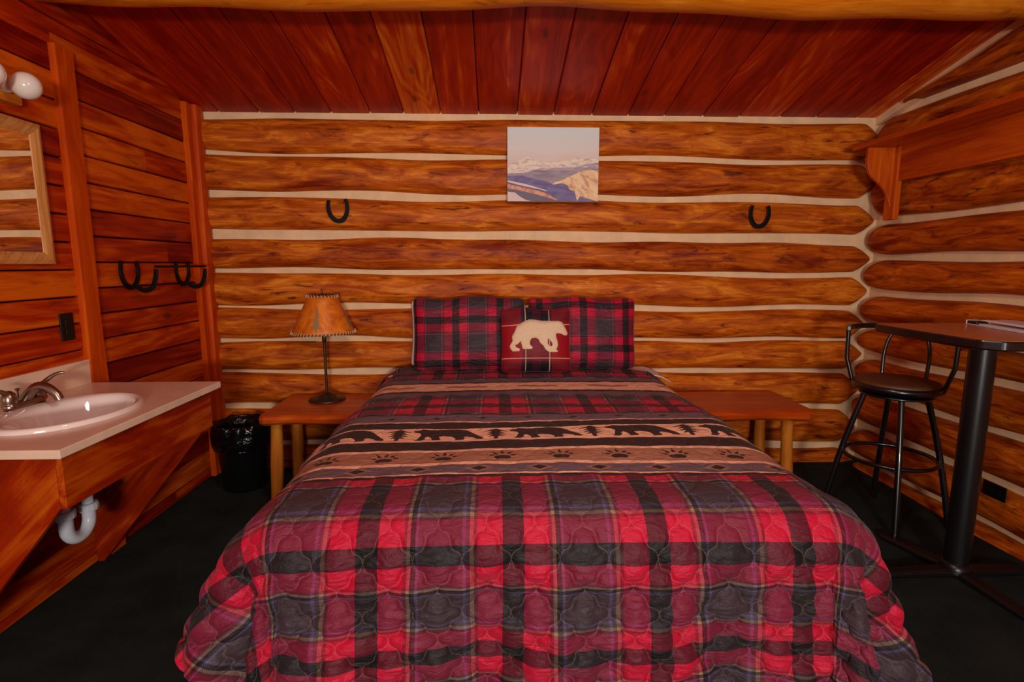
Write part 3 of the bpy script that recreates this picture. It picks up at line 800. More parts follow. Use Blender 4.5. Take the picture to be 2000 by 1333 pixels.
# ------------------------------------------------------------------ benches and lamp
BZ = 0.53
def bench(x_end, x_in, sgn, label, tone, seed):
    t = thing('bench', label, 'bench', (x_end, 3.14, 0), 'slab benches beside the bed')
    mb = MB(); w1, w2 = wob(seed), wob(seed + 1); N = 40; V = []; G = []; K = 9
    for i in range(N + 1):
        x = x_end + (x_in - x_end) * i / N
        e = min(i / 2.0, 1.0)
        yf = 2.885 + 0.012 * w1(x * 2) + (1 - e) * 0.02; yb = 3.405 - (1 - e) * 0.02 - 0.004 * abs(w2(x * 2))
        zt, zb = BZ, BZ - 0.062 + 0.006 * w2(x * 2)
        prof = [(yf + 0.03, zb), (yf + 0.004, zb + 0.018), (yf, zt - 0.02), (yf + 0.008, zt - 0.006), (yf + 0.02, zt), (yb - 0.02, zt), (yb, zt - 0.012), (yb, zb + 0.01), (yb - 0.02, zb)]
        for (y, z) in prof: V.append((x, y, z)); G.append((x + seed * 5, y, z))
    F = [(i * K + j, i * K + (j + 1) % K, (i + 1) * K + (j + 1) % K, (i + 1) * K + j) for i in range(N) for j in range(K)]
    F += [tuple(range(K)), tuple(range(N * K, N * K + K))]
    mb.add(V, F, BENCHW, G, tone); mb.build('bench_top', t, bevel=0.003)
    for dx in (0.115 if sgn > 0 else 0.062, abs(x_in - x_end) - 0.08):
        for y0, dy in ((2.985, -0.015), (3.30, 0.01)):
            x = x_end - sgn * dx; mb = MB(); pts = []; rad = []
            for k in range(9):
                q = k / 8; pts.append((x + sgn * 0.022 * (1 - q), y0 + dy * (1 - q) + 0.003 * math.sin(4 * q), BZ - 0.055 if k == 8 else 0.0 + (BZ - 0.055) * q)); rad.append(0.034 + 0.002 * math.sin(q * 7 + x * 9 + y0))
            mb.tube(pts, rad, LEGW, 16, tone=0.5); mb.build('leg', t)
    return t
bench(-1.305, -0.765, -1, 'varnished slab bench carrying the lamp, next to the rubbish bin', 0.55, 5)
bench(1.835, 1.095, 1, 'bare varnished slab bench on the side of the bed near the stool', 0.42, 8)

LX, LY = -1.035, 3.245
lamp = thing('table_lamp', 'table lamp with a tan rawhide shade and a dark iron stand on the bench', 'lamp', (LX, LY, BZ))
mb = MB(); mb.lathe([(0, 0), (0.106, 0), (0.110, 0.005), (0.106, 0.014), (0.07, 0.019), (0.058, 0.022), (0.052, 0.036), (0.03, 0.042), (0.014, 0.052), (0, 0.052)], (LX, LY, BZ), BRONZE, 40); mb.build('lamp_base', lamp)
mb = MB(); mb.tube([(LX, LY, BZ + 0.03), (LX, LY, BZ + 0.60)], 0.0085, BRONZE, 14); mb.lathe([(0.009, 0), (0.013, 0.01), (0.013, 0.05), (0.009, 0.06)], (LX, LY, BZ + 0.36), BRONZE, 16)
mb.build('pole', lamp)
mb = MB(); mb.lathe([(0.0, 0), (0.008, 0.004), (0.004, 0.012), (0.009, 0.022), (0.0, 0.034)], (LX, LY, BZ + 0.655), BRONZE, 14)
for k in range(3):
    a = 2 * PI * k / 3; mb.tube([(LX, LY, BZ + 0.652), (LX + 0.084 * math.cos(a), LY + 0.084 * math.sin(a), BZ + 0.645)], 0.002, BRONZE, 6)
mb.build('finial', lamp)
# rawhide shade
SM = NT('rawhide'); tcn = SM.n('ShaderNodeTexCoord').outputs['Object']; f = SM.noise(tcn, 14, 5, 0.6, 0.8)
cc, _ = SM.ramp(f, [(0.3, lin((186, 82, 8))), (0.55, lin((226, 118, 16))), (0.75, lin((244, 150, 36)))])
SM.l(cc, SM.b.inputs['Base Color']); SM.b.inputs['Roughness'].default_value = 0.5; SM.b.inputs['Subsurface Weight'].default_value = 0.0; SHADE = SM.m
RIMM = plain('shade_rim', (120, 70, 26), 0.5)
R0, R1, Z0, Z1 = 0.182, 0.083, BZ + 0.425, BZ + 0.645
mb = MB(); prof = [(R0 + (R1 - R0) * k / 10, Z0 + (Z1 - Z0) * k / 10) for k in range(11)]
mb.lathe(prof, (LX, LY, 0), SHADE, 48); sh = mb.build('lamp_shade', lamp, fixn=False)
md = sh.modifiers.new('t', 'SOLIDIFY'); md.thickness = 0.003; md.offset = -1
for rr0, zz, nm in ((R0, Z0, 'lower_rim'), (R1, Z1, 'upper_rim')):
    mb = MB(); mb.tube([(LX + rr0 * math.cos(2 * PI * k / 48), LY + rr0 * math.sin(2 * PI * k / 48), zz) for k in range(48)], 0.005, RIMM, 8, closed=True)
    n = 56 if rr0 > 0.1 else 28
    for k in range(n):
        a = 2 * PI * k / n; c, s = math.cos(a), math.sin(a); c2, s2 = math.cos(a + 1.1 / n * 2), math.sin(a + 1.1 / n * 2)
        sg = 1 if rr0 > 0.1 else -1
        mb.tube([(LX + (rr0 + .006) * c, LY + (rr0 + .006) * s, zz - 0.005 * sg), (LX + (rr0 + .006 - (.003 if sg > 0 else -.004)) * c2, LY + (rr0 + .006 - (.003 if sg > 0 else -.004)) * s2, zz + 0.010 * sg)], 0.0022, LACE, 6)
    o = mb.build(nm, sh)
# pine tree drawing on the shade
GREY = plain('shade_drawing', (150, 116, 74), 0.8)
def on_shade(a, z, o=0.0015):
    r = R0 + (R1 - R0) * (z - Z0) / (Z1 - Z0) + o; return (LX + r * math.cos(a), LY + r * math.sin(a), z)
for ac in (-PI / 2 + 0.05, -PI / 2 - 1.5, -PI / 2 + 1.5, PI / 2):
    mb = MB()
    for k in range(9):
        z = Z0 + 0.035 + k * 0.014; wdt = 0.20 * (1 - k / 10)
        P_ = [on_shade(ac - wdt * q, z - 0.004 * q) for q in (1, .5, 0, -.5, -1)] + [on_shade(ac - wdt * q, z + 0.022 - 0.024 * abs(q)) for q in (-.9, -.5, 0, .5, .9)]
        mb.add(P_, [tuple(range(10))], GREY)
    mb.add([on_shade(ac - .02, Z0 + .015), on_shade(ac + .02, Z0 + .015), on_shade(ac + .02, Z0 + .16), on_shade(ac - .02, Z0 + .16)], [(0, 1, 2, 3)], GREY)
    mb.build('tree_drawing', sh)
mb = MB(); mb.lathe([(0.016, 0), (0.016, 0.05), (0.012, 0.055)], (LX, LY, BZ + 0.45), BLACKP, 16); mb.lathe([(0.012, 0), (0.028, 0.03), (0.03, 0.05), (0.02, 0.075), (0, 0.083)], (LX, LY, BZ + 0.50), BULB, 20); mb.build('bulb', lamp)

# ------------------------------------------------------------------ rubbish bin
TX, TY = -1.545, 3.20
can = thing('trash_can', 'black plastic rubbish bin with a crinkled black liner, in the corner by the bench', 'bin', (TX, TY, 0))
mb = MB(); mb.lathe([(0, 0.0), (0.115, 0.0), (0.122, 0.008), (0.152, 0.385), (0.158, 0.395), (0.158, 0.405), (0.148, 0.405), (0.118, 0.02), (0, 0.018)], (TX, TY, 0), BLACKP, 40); mb.build('can_body', can)
mb = MB(); V = []; F = []; K = 72; prof = [(0.105, 0.16), (0.125, 0.26), (0.140, 0.36), (0.150, 0.405), (0.162, 0.418), (0.170, 0.408), (0.174, 0.37), (0.172, 0.325), (0.170, 0.29), (0.162, 0.262)]
rg = random.Random(5); fr = [(rg.randint(3, 14), rg.uniform(0, 7)) for _ in range(6)]
for j, (r, z) in enumerate(prof):
    for k in range(K):
        a = 2 * PI * k / K; wv = sum(math.sin(n_ * a + p + j * 0.5) for n_, p in fr) / 4
        V.append((TX + (r + 0.007 * wv) * math.cos(a), TY + (r + 0.007 * wv) * math.sin(a), z + (0.018 * wv if j >= 5 else 0.006 * wv)))
F = [(j * K + k, j * K + (k + 1) % K, (j + 1) * K + (k + 1) % K, (j + 1) * K + k) for j in range(len(prof) - 1) for k in range(K)]
mb.add(V, F, LINER, None, 0.5, True); o = mb.build('bin_liner', can); md = o.modifiers.new('s', 'SUBSURF'); md.levels = md.render_levels = 1

# ------------------------------------------------------------------ picture and horseshoes on the back wall
YL = YB - 0.075
CX0, CX1, CZ0, CZ1 = 0.085, 0.655, 1.752, 2.198
M = NT('mountain_print'); tcn = M.attr('pic').outputs['Vector']; x, z, _z = M.sep(tcn)
def ridge(base, amp, sc, seed):
    v = M.comb(M.math('MULTIPLY_ADD', x, sc, seed), seed)
    return M.math('MULTIPLY_ADD', M.math('SUBTRACT', M.noise(v, 1.0, 5, 0.6), 0.5), amp, base)
def below(r): return M.math('GREATER_THAN', r, z)
nz = M.noise(M.comb(M.math('MULTIPLY', x, 2.0), M.math('MULTIPLY', z, 5.0)), 1.5, 4, 0.6)
def hline(pts, jit=0.03, sc=9.0, seed=1.0):
    h, _ = M.ramp(x, [(p, (q, q, q, 1)) for p, q in pts])
    n1 = M.noise(M.comb(M.math('MULTIPLY', x, sc), seed), 1.0, 5, 0.6)
    return M.math('ADD', M.sep(h)[0], M.math('MULTIPLY', M.math('SUBTRACT', n1, 0.5), jit))
def tex(a_, b_, det=4):
    return M.noise(M.comb(M.math('MULTIPLY', x, a_), M.math('MULTIPLY', z, b_)), 1.0, det, 0.62, 0.7)
sky, _ = M.ramp(M.math('ADD', z, M.math('MULTIPLY', M.math('SUBTRACT', tex(3, 6), 0.5), 0.25)), [(0.55, lin((228, 200, 190))), (0.68, lin((228, 214, 210))), (0.92, lin((218, 220, 217)))])
snow, _ = M.ramp(tex(12, 24), [(0.36, lin((190, 166, 172))), (0.48, lin((236, 212, 192))), (0.7, lin((250, 230, 206)))])
col = M.mix(below(hline([(0, .50), (.22, .60), (.32, .55), (.55, .53), (.75, .59), (1, .58)], 0.06, 14, 3)), sky, snow)
far_, _ = M.ramp(tex(5, 26), [(0.36, lin((150, 128, 150))), (0.55, lin((200, 180, 184))), (0.66, lin((240, 220, 204)))])
col = M.mix(below(hline([(0, .38), (.2, .39), (.38, .46), (.6, .46), (1, .53)], 0.02, 9, 5)), col, far_)
mid_, _ = M.ramp(tex(4, 18), [(0.38, lin((142, 120, 138))), (0.62, lin((176, 156, 164)))])
col = M.mix(below(hline([(0, .37), (.2, .39), (.3, .43), (.45, .42), (.7, .43), (.95, .45), (1, .44)], 0.02, 8, 7)), col, mid_)
warm, _ = M.ramp(M.noise(M.comb(M.math('MULTIPLY', M.math('ADD', x, M.math('MULTIPLY', z, 0.8)), 14), M.math('MULTIPLY', M.math('SUBTRACT', x, z), 5)), 1.0, 4, 0.6, 0.7), [(0.36, lin((206, 144, 118))), (0.5, lin((240, 194, 146))), (0.68, lin((250, 218, 176)))])
col = M.mix(below(hline([(0, 0.0), (.46, .20), (.52, .26), (.62, .30), (.78, .40), (.9, .435), (1, .425)], 0.02, 10, 9)), col, warm)
blue, _ = M.ramp(tex(6, 15), [(0.36, lin((100, 86, 132))), (0.62, lin((128, 112, 162)))])
col = M.mix(below(hline([(0, .34), (.15, .355), (.25, .32), (.45, .265), (.5, .23), (.6, .25), (.66, .22), (.68, .16), (.74, .14), (.80, .07), (.77, .0), (1, -0.05)], 0.015, 12, 11)), col, blue)
col = M.mix(M.math('MULTIPLY', below(hline([(0, .285), (.2, .235), (.42, .155), (.46, .10), (.5, 0), (1, 0)], 0.012, 12, 13)), M.math('LESS_THAN', x, 0.45)), col, lin((236, 204, 190)))
col = M.mix(M.math('MULTIPLY', below(hline([(0, .262), (.2, .20), (.35, .165), (.46, .125), (.55, 0), (1, 0)], 0.01, 12, 15)), M.math('LESS_THAN', x, 0.56)), col, lin((112, 94, 124)))
rust, _ = M.ramp(tex(26, 12), [(0.4, lin((200, 128, 108))), (0.6, lin((238, 166, 134)))])
col = M.mix(below(hline([(0, .235), (.2, .18), (.35, .14), (.46, .09), (.54, .03), (.58, 0), (1, 0)], 0.012, 12, 17)), col, rust)
col = M.mix(M.math('MULTIPLY', below(hline([(0, .175), (.1, .155), (.3, .10), (.45, .05), (.54, .015), (.78, 0.0), (1, 0)], 0.012, 12, 19)), M.math('LESS_THAN', x, 0.78)), col, lin((114, 98, 118)))
col = M.mix(below(hline([(0, .13), (.08, .12), (.14, .06), (.2, .02), (.26, 0), (1, 0)], 0.008, 12, 21)), col, lin((228, 200, 196)))
M.l(col, M.b.inputs['Base Color']); M.b.inputs['Roughness'].default_value = 0.6; PRINT = M.m
pic = thing('canvas_picture', 'unframed canvas print of snowy mountains on the back log wall', 'picture', (0.37, YL, CZ0))
mb = MB(); mb.box((CX0, YL - 0.032, CZ0), (CX1, YL + 0.004, CZ1), plain('canvas_edge', (206, 190, 180), 0.8)); cb = mb.build('canvas', pic, bevel=0.002)
me = bpy.data.meshes.new('print'); N = 12; V = []; A = []; F = []
for j in range(N + 1):
    for i in range(N + 1):
        V.append((CX0 + 0.001 + (CX1 - CX0 - 0.002) * i / N - 0.37, -0.0332, (CZ1 - CZ0 - 0.002) * j / N + 0.001)); A.append((i / N, j / N, 0))
        if i < N and j < N: a = j * (N + 1) + i; F.append((a, a + 1, a + N + 2, a + N + 1))
me.from_pydata(V, [], F); at = me.attributes.new('pic', 'FLOAT_VECTOR', 'POINT'); at.data.foreach_set('vector', [k for p in A for k in p]); me.materials.append(PRINT)
o = bpy.data.objects.new('print', me); COL.objects.link(o); o.parent = pic; o['label'] = 'snowy mountain landscape'

def u_path(c, w, h, axis_u, axis_v=(0, 0, 1), n=26, curl=0.12):
    """horseshoe centreline, open at the top; c: bottom middle"""
    U, Vv, c = Vector(axis_u), Vector(axis_v), Vector(c); out = []
    for k in range(n + 1):
        a = -PI - 0.55 + (PI + 1.10) * k / n
        out.append(c + U * (w / 2 * math.cos(a) * (1 if math.sin(a) < 0 else 1)) + Vv * (h * 0.62 + h * 0.62 * math.sin(a)))
        if math.sin(a) > 0: pass
    # stretch the arms upwards
    top = max((p - c).dot(Vv) for p in out)
    return [c + U * (p - c).dot(U) + Vv * ((p - c).dot(Vv) * h / top) for p in out]
def flat_bar(mb, pts, nrm, wd, th, mat):
    """bar of rectangular section wd (in the plane) x th (along nrm)"""
    nrm = Vector(nrm); n = len(pts); V = []
    for i, p in enumerate(pts):
        t = (pts[min(i + 1, n - 1)] - pts[max(i - 1, 0)]).normalized(); s = t.cross(nrm).normalized()
        k = wd / 2 * (0.72 + 0.28 * math.sin(PI * i / (n - 1)))
        for a, b in ((-1, 0), (-1, 1), (1, 1), (1, 0)): V.append(p + s * k * a + nrm * th * b)
    F = [(i * 4 + j, i * 4 + (j + 1) % 4, (i + 1) * 4 + (j + 1) % 4, (i + 1) * 4 + j) for i in range(n - 1) for j in range(4)] + [(0, 1, 2, 3), (n * 4 - 4, n * 4 - 3, n * 4 - 2, n * 4 - 1)]
    mb.add(V, F, mat)
for (x, z, rot, lab) in ((-0.970, 1.630, 0.06, 'black horseshoe nailed to the back logs above the lamp'), (1.705, 1.602, -0.03, 'black horseshoe nailed to the back logs to the right of the picture')):
    mb = MB(); p = u_path((x, YL - 0.002, z), 0.118, 0.132, (math.cos(rot), 0, math.sin(rot)), (-math.sin(rot), 0, math.cos(rot)))
    flat_bar(mb, p, (0, -1, 0), 0.028, 0.011, BLACKW)
    tag(mb.build('horseshoe', loc=(x, YL, z), bevel=0.002), lab, 'horseshoe', 'horseshoes on the log wall')

# ------------------------------------------------------------------ left wall: rack, outlet, mirror, light
rack = thing('horseshoe_rack', 'black iron coat rack made of horseshoes on the red board wall', 'rack', (XL, 3.0, 1.25))
for yc in (2.765, 3.225):
    mb = MB(); p = u_path((XL + 0.002, yc, 1.245), 0.128, 0.132, (0, 1, 0)); flat_bar(mb, p, (1, 0, 0), 0.025, 0.010, BLACKW); hs = mb.build('horseshoe', rack, bevel=0.002)
    mb = MB(); pts = []
    for k in range(15):
        a = PI + (PI) * k / 14; pts.append(Vector((XL + 0.010 + 0.062 + 0.062 * math.cos(a), yc, 1.245 + 0.072 + 0.088 * math.sin(a) + (0.02 if k > 10 else 0) * (k - 10) / 4)))
    pts = pts[3:]; flat_bar(mb, pts, (0, 1, 0), 0.024, 0.011, BLACKW); mb.build('hook', rack, bevel=0.002)
mb = MB(); mb.tube([(XL + 0.134, 2.765, 1.350), (XL + 0.134, 3.235, 1.350)], 0.006, BLACKW, 10); mb.build('rail', rack)

def outlet(name, c, nrm_x, w, h, label, horizontal=False):
    t = thing(name, label, 'outlet', c); x, y, z = c; s = nrm_x
    mb = MB(); mb.box((min(x, x + s * 0.006), y - w / 2, z - h / 2), (max(x, x + s * 0.006), y + w / 2, z + h / 2), BLACKP); mb.build('cover_plate', t, bevel=0.002)
    for k in (-1, 1):
        mb = MB(); cy, cz = (y + k * 0.02, z) if horizontal else (y, z + k * 0.02)
        mb.box((min(x + s * .006, x + s * .009), cy - 0.014, cz - 0.013), (max(x + s * .006, x + s * .009), cy + 0.014, cz + 0.013), BLACKP)
        mb.build('socket', t, bevel=0.003)
outlet('wall_outlet', (XL + 0.003, 2.335, 1.095), 1, 0.072, 0.118, 'black power outlet on the board wall above the counter')
outlet('wall_outlet', (2.394, 2.345, 0.285), -1, 0.118, 0.072, 'black power outlet low on the log wall behind the bar table', True)

mir = thing('wall_mirror', 'oak framed mirror hanging over the sink, reflecting the logs', 'mirror', (XL, 2.07, 1.36))
my0, my1, mz0, mz1, fw = 1.80, 2.300, 1.362, 1.914, 0.047
mb = MB()
def frame_piece(a, b, c, d):   # outer a-b, inner d-c corner points (y,z)
    xs = [XL + 0.002, XL + 0.020, XL + 0.026, XL + 0.014]
    def q(p, r, t): return (p[0] + (r[0] - p[0]) * t, p[1] + (r[1] - p[1]) * t)
    V = []; G = []
    for (o_, i_) in ((a, d), (b, c)):
        for t, x in ((0, xs[0]), (0, xs[1]), (0.35, xs[2]), (0.75, xs[1]), (1, xs[3]), (1, xs[0])):
            y_, z_ = q(o_, i_, t); V.append((x, y_, z_)); G.append(((y_ + z_) , (y_ - z_), x) if abs(a[0] - b[0]) > abs(a[1] - b[1]) else (z_, y_, x))
    mb.add(V, [(j, (j + 1) % 6, 6 + (j + 1) % 6, 6 + j) for j in range(6)], OAK, G, 0.5)
O = [(my0, mz0), (my1, mz0), (my1, mz1), (my0, mz1)]; I = [(my0 + fw, mz0 + fw), (my1 - fw, mz0 + fw), (my1 - fw, mz1 - fw), (my0 + fw, mz1 - fw)]
for k in range(4): frame_piece(O[k], O[(k + 1) % 4], I[(k + 1) % 4], I[k])
mb.build('mirror_frame', mir, bevel=0.001)
mb = MB(); mb.box((XL + 0.004, my0 + fw - 0.003, mz0 + fw - 0.003), (XL + 0.012, my1 - fw + 0.003, mz1 - fw + 0.003), MIRROR); mb.build('mirror_glass', mir)

vl_ = thing('vanity_light', 'wooden strip light with white globe bulbs above the mirror, switched off', 'light', (XL, 1.9, 1.98))
mb = MB(); mb.box((XL + 0.001, 1.74, 1.962), (XL + 0.035, 2.215, 2.066), LIGHTW, 1, 0.5); mb.build('backplate', vl_, bevel=0.004)
for yc in (1.834, 1.984, 2.134):
    RT = Matrix.Rotation(PI / 2, 3, 'Y')
    mb = MB(); mb.lathe([(0, 0), (0.022, 0), (0.024, 0.02), (0.018, 0.034), (0, 0.034)], (XL + 0.035, yc, 2.012), PORC, 24, rot=RT); mb.build('socket', vl_)
    mb = MB(); pr = [(0.013, 0), (0.015, 0.010)] + [(0.0475 * math.sin(a), 0.056 - 0.0475 * math.cos(a)) for a in [PI * k / 14 for k in range(2, 15)]]
    mb.lathe(pr, (XL + 0.064, yc, 2.012), BULB, 32, rot=RT); mb.build('globe_bulb', vl_)

# ------------------------------------------------------------------ vanity
VZ, VX, VY0, VY1 = 0.83, -1.255, 1.516, 2.432
SCX, SCY, SRX, SRY = -1.53, 1.915, 0.200, 0.262
ct = thing('sink_counter', 'cream marble-look counter top with a low backsplash, fixed on the left wall', 'counter', (XL, 1.97, 0.80))
mb = MB(); K = 64; ring = []
# slab with an oval cut-out
outer = []
for k in range(K):
    a = 2 * PI * k / K; dx, dy = math.cos(a), math.sin(a)
    tx = ((VX if dx > 0 else XL + 0.002) - SCX) / dx if abs(dx) > 1e-9 else 1e9; ty = ((VY1 if dy > 0 else VY0) - SCY) / dy if abs(dy) > 1e-9 else 1e9
    t_ = min(tx, ty); outer.append((SCX + dx * t_, SCY + dy * t_))
for cx_, cy_ in ((VX, VY0), (VX, VY1), (XL + 0.002, VY0), (XL + 0.002, VY1)):
    j = min(range(K), key=lambda k: (outer[k][0] - cx_) ** 2 + (outer[k][1] - cy_) ** 2); outer[j] = (cx_, cy_)
inner = [(SCX + (SRX - 0.02) * math.cos(2 * PI * k / K), SCY + (SRY - 0.02) * math.sin(2 * PI * k / K)) for k in range(K)]
V = [(x, y, VZ) for x, y in outer] + [(x, y, VZ) for x, y in inner] + [(x, y, VZ - 0.028) for x, y in inner] + [(x, y, VZ - 0.028) for x, y in outer]
F = [(a * K + k, a * K + (k + 1) % K, ((a + 1) % 4) * K + (k + 1) % K, ((a + 1) % 4) * K + k) for a in range(4) for k in range(K)]
mb.add(V, F, COUNTER); mb.build('counter_slab', ct, bevel=0.003)
mb = MB(); mb.box((XL + 0.002, VY0, VZ), (XL + 0.020, VY1, VZ + 0.108), COUNTER); mb.build('backsplash', ct, bevel=0.002)
sink = thing('wash_basin', 'white oval porcelain basin set into the counter', 'sink', (SCX, SCY, VZ))
prof = [(1.0, 0.0), (0.995, 0.010), (0.965, 0.017), (0.90, 0.016), (0.86, 0.010), (0.84, -0.002), (0.80, -0.03), (0.72, -0.07), (0.55, -0.11), (0.3, -0.135), (0.09, -0.142), (0.085, -0.15), (0, -0.15)]
mb = MB(); V = []; K = 64
for j, (r, z) in enumerate(prof):
    for k in range(K):
        a = 2 * PI * k / K
        # deck for the faucet: the bowl sits forward of the rim
        sh_ = 0.018 * (1 - r) / 0.2 if r > 0.8 else 0.018
        wx = r * SRX - (0.016 if 0.5 < r < 0.9 else 0)
        V.append((SCX + max(wx, 0) * math.cos(a) + sh_, SCY + r * SRY * math.sin(a), VZ + z))
mb.add(V, [(j * K + k, j * K + (k + 1) % K, (j + 1) * K + (k + 1) % K, (j + 1) * K + k) for j in range(len(prof) - 1) for k in range(K)], PORC, None, 0.5, True)
o = mb.build('basin', sink); md = o.modifiers.new('s', 'SUBSURF'); md.levels = md.render_levels = 1
mb = MB(); mb.lathe([(0, 0.003), (0.02, 0.003), (0.024, 0.0), (0.024, -0.004)], (SCX + 0.018, SCY, VZ - 0.141), NICKEL, 24); mb.build('drain', sink)
# faucet
FXc, FYc, FZ = -1.735, 1.975, VZ + 0.012
fa = thing('faucet', 'brushed nickel two-handle faucet behind the basin', 'faucet', (FXc, FYc, FZ))
mb = MB(); V = []; K = 32
for zz, sc in ((0, 1.0), (0.012, 1.0), (0.02, 0.93), (0.026, 0.8)):
    for k in range(K):
        a = 2 * PI * k / K; V.append((FXc + 0.028 * sc * math.cos(a), FYc + math.copysign(abs(math.sin(a)) ** 0.6, math.sin(a)) * 0.082 * (sc * 0.3 + 0.7), FZ + zz))
F = [(j * K + k, j * K + (k + 1) % K, (j + 1) * K + (k + 1) % K, (j + 1) * K + k) for j in range(3) for k in range(K)] + [tuple(range(3 * K, 4 * K)), tuple(range(K))]
mb.add(V, F, NICKEL, None, 0.5, True); mb.build('base_plate', fa)
mb = MB(); pts = []; rad = []
for k in range(15):
    q = k / 14; pts.append((FXc + 0.118 * q ** 0.9, FYc + 0.01 * q, FZ + 0.022 + 0.046 * math.sin(PI * min(1, q * 1.02) ** 0.9) + 0.012 * q - (0.014 if q > 0.95 else 0))); rad.append(0.0195 - 0.005 * q)
mb.tube([(FXc - 0.004, FYc, FZ + 0.008)] + pts, [0.023] + rad, NICKEL, 18); mb.build('spout', fa)
for s_ in (-1, 1):
    yy = FYc + s_ * 0.062
    mb = MB(); mb.lathe([(0.025, 0), (0.025, 0.010), (0.023, 0.011), (0.0245, 0.014), (0.023, 0.036), (0.017, 0.050), (0.008, 0.058), (0, 0.060)], (FXc, yy, FZ + 0.012), NICKEL, 28); hd = mb.build('handle', fa)
    mb = MB(); pts = [(FXc + 0.004 + 0.075 * q, yy + s_ * 0.03 * q, FZ + 0.055 + 0.052 * math.sin(q * 1.7)) for q in [k / 8 for k in range(9)]]
    if s_ < 0: pts = [(FXc + 0.01 * q, yy - 0.075 * q, FZ + 0.055 + 0.03 * math.sin(q * 1.7)) for q in [k / 8 for k in range(9)]]
    mb.tube(pts, [0.012, 0.011, 0.009, 0.0080, 0.007, 0.0065, 0.006, 0.006, 0.004], NICKEL, 12); mb.build('lever', hd)
mb = MB(); mb.tube([(FXc - 0.022, FYc, FZ + 0.02), (FXc - 0.022, FYc, FZ + 0.058)], 0.0025, NICKEL, 8); mb.lathe([(0.003, 0), (0.008, 0.008), (0.008, 0.010), (0, 0.012)], (FXc - 0.022, FYc, FZ + 0.056), NICKEL, 14); mb.build('drain_rod', fa)

van = thing('vanity_stand', 'red cedar apron and slanted side brackets carrying the sink counter', 'vanity', (XL, 1.97, 0))
AX = VX - 0.022
mb = MB(); mb.box((AX - 0.02, VY0 + 0.03, 0.635), (AX, VY1 - 0.055, VZ - 0.029), CEDAR, 1, 0.52, 7.3); mb.build('apron', van, bevel=0.002)
for y0 in (VY0 + 0.03, VY1 - 0.077):
    mb = MB()
    mb.prism([(XL + 0.003, y0, 0.0), (XL + 0.003, y0, VZ - 0.029), (AX - 0.021, y0, VZ - 0.029), (AX - 0.021, y0, 0.635), (XL + 0.03, y0, 0.0)], (0, 0.02, 0), CEDAR, lambda p: ((p.x + p.z) * 0.7 + y0 * 9, (p.x - p.z) * 0.7, p.y), 0.45)
    mb.build('side_bracket', van, bevel=0.002)
mb = MB(); mb.box((XL + 0.003, VY0 + 0.055, VZ - 0.11), (XL + 0.023, VY1 - 0.08, VZ - 0.03), CEDAR, 1, 0.4); mb.build('wall_cleat', van)
# trap under the basin
trap = thing('drain_trap', 'white plastic drain trap hanging under the basin', 'pipe', (SCX, 1.94, 0.4))
PX, PY = -1.545, 1.965
mb = MB(); mb.tube([(SCX + 0.0, SCY, VZ - 0.145), (SCX - 0.008, SCY + 0.02, VZ - 0.22), (PX, PY, 0.56), (PX, PY, 0.44)], 0.019, PVC, 18); mb.build('tailpiece', trap)
mb = MB(); pts = [(PX, PY, 0.46)] + [(PX, PY - 0.055 + 0.055 * math.cos(a), 0.415 - 0.055 * math.sin(a)) for a in [PI * k / 12 for k in range(13)]] + [(PX, PY - 0.11, 0.47)]
mb.tube(pts, 0.0225, PVC, 20); mb.build('u_bend', trap)
for (yy, zz) in ((PY, 0.452), (PY - 0.11, 0.47)):
    mb = MB(); mb.lathe([(0.0, -0.014), (0.032, -0.014), (0.034, -0.008), (0.034, 0.008), (0.030, 0.014), (0, 0.014)], (PX, yy, zz), PVC, 14, smooth=False); mb.build('slip_nut', trap)
mb = MB(); mb.tube([(PX, PY - 0.11, 0.47), (PX, PY - 0.11, 0.50), (PX - 0.02, PY - 0.11, 0.525), (PX - 0.06, PY - 0.11, 0.53), (XL + 0.002, PY - 0.11, 0.535)], 0.019, PVC, 18); mb.build('wall_pipe', trap)

# ------------------------------------------------------------------ wall shelf
sh = thing('wall_shelf', 'long pine shelf with a scrolled bracket high on the right log wall', 'shelf', (2.39, 2.3, 1.63))
SY1 = 3.30
WF = 2.392
mb = MB(); mb.box((2.180, 0.4, 2.042), (WF, SY1, 2.070), SHELFW, 1, 0.4, 3.1); mb.build('shelf_board', sh, bevel=0.002)
mb = MB(); mb.box((WF - 0.022, 0.4, 1.845), (WF, SY1 - 0.125, 2.041), SHELFW, 1, 0.30, 11.0); mb.build('back_board', sh, bevel=0.001)
for yb_ in (3.175, 1.2):
    mb = MB(); c0 = []
    for k in range(15):
        q = k / 14.0; c0.append((2.205 + 0.018 * math.sin(PI * min(1, q * 2.2)) * 0 + (0.17) * (q ** 1.7) * (1 - 0.0) + 0.0 + 0.022 * math.sin(q * PI * 2) * 0.8, yb_, 2.041 - 0.30 * q - 0.04 * (1 - (1 - q) ** 2) * 0))
    prof = [(2.200, 2.041), (2.196, 2.00), (2.196, 1.96), (2.202, 1.925), (2.216, 1.893), (2.236, 1.868), (2.262, 1.848), (2.290, 1.828), (2.314, 1.802), (2.332, 1.77), (2.346, 1.73), (2.358, 1.69), (2.366, 1.665), (2.366, 1.640), (WF - 0.001, 1.640), (WF - 0.001, 2.041)]
    mb.prism([(x, yb_, z) for x, z in prof], (0, 0.022, 0), SHELFW, lambda p: (p.z + yb_ * 3, p.x, p.y), 0.72); mb.build('bracket', sh, bevel=0.003)
    mb = MB(); mb.box((WF - 0.035, yb_ - 0.03, 1.625), (WF, yb_ + 0.052, 2.041), SHELFW, 2, 0.5, yb_); mb.build('bracket_backer', sh, bevel=0.002)

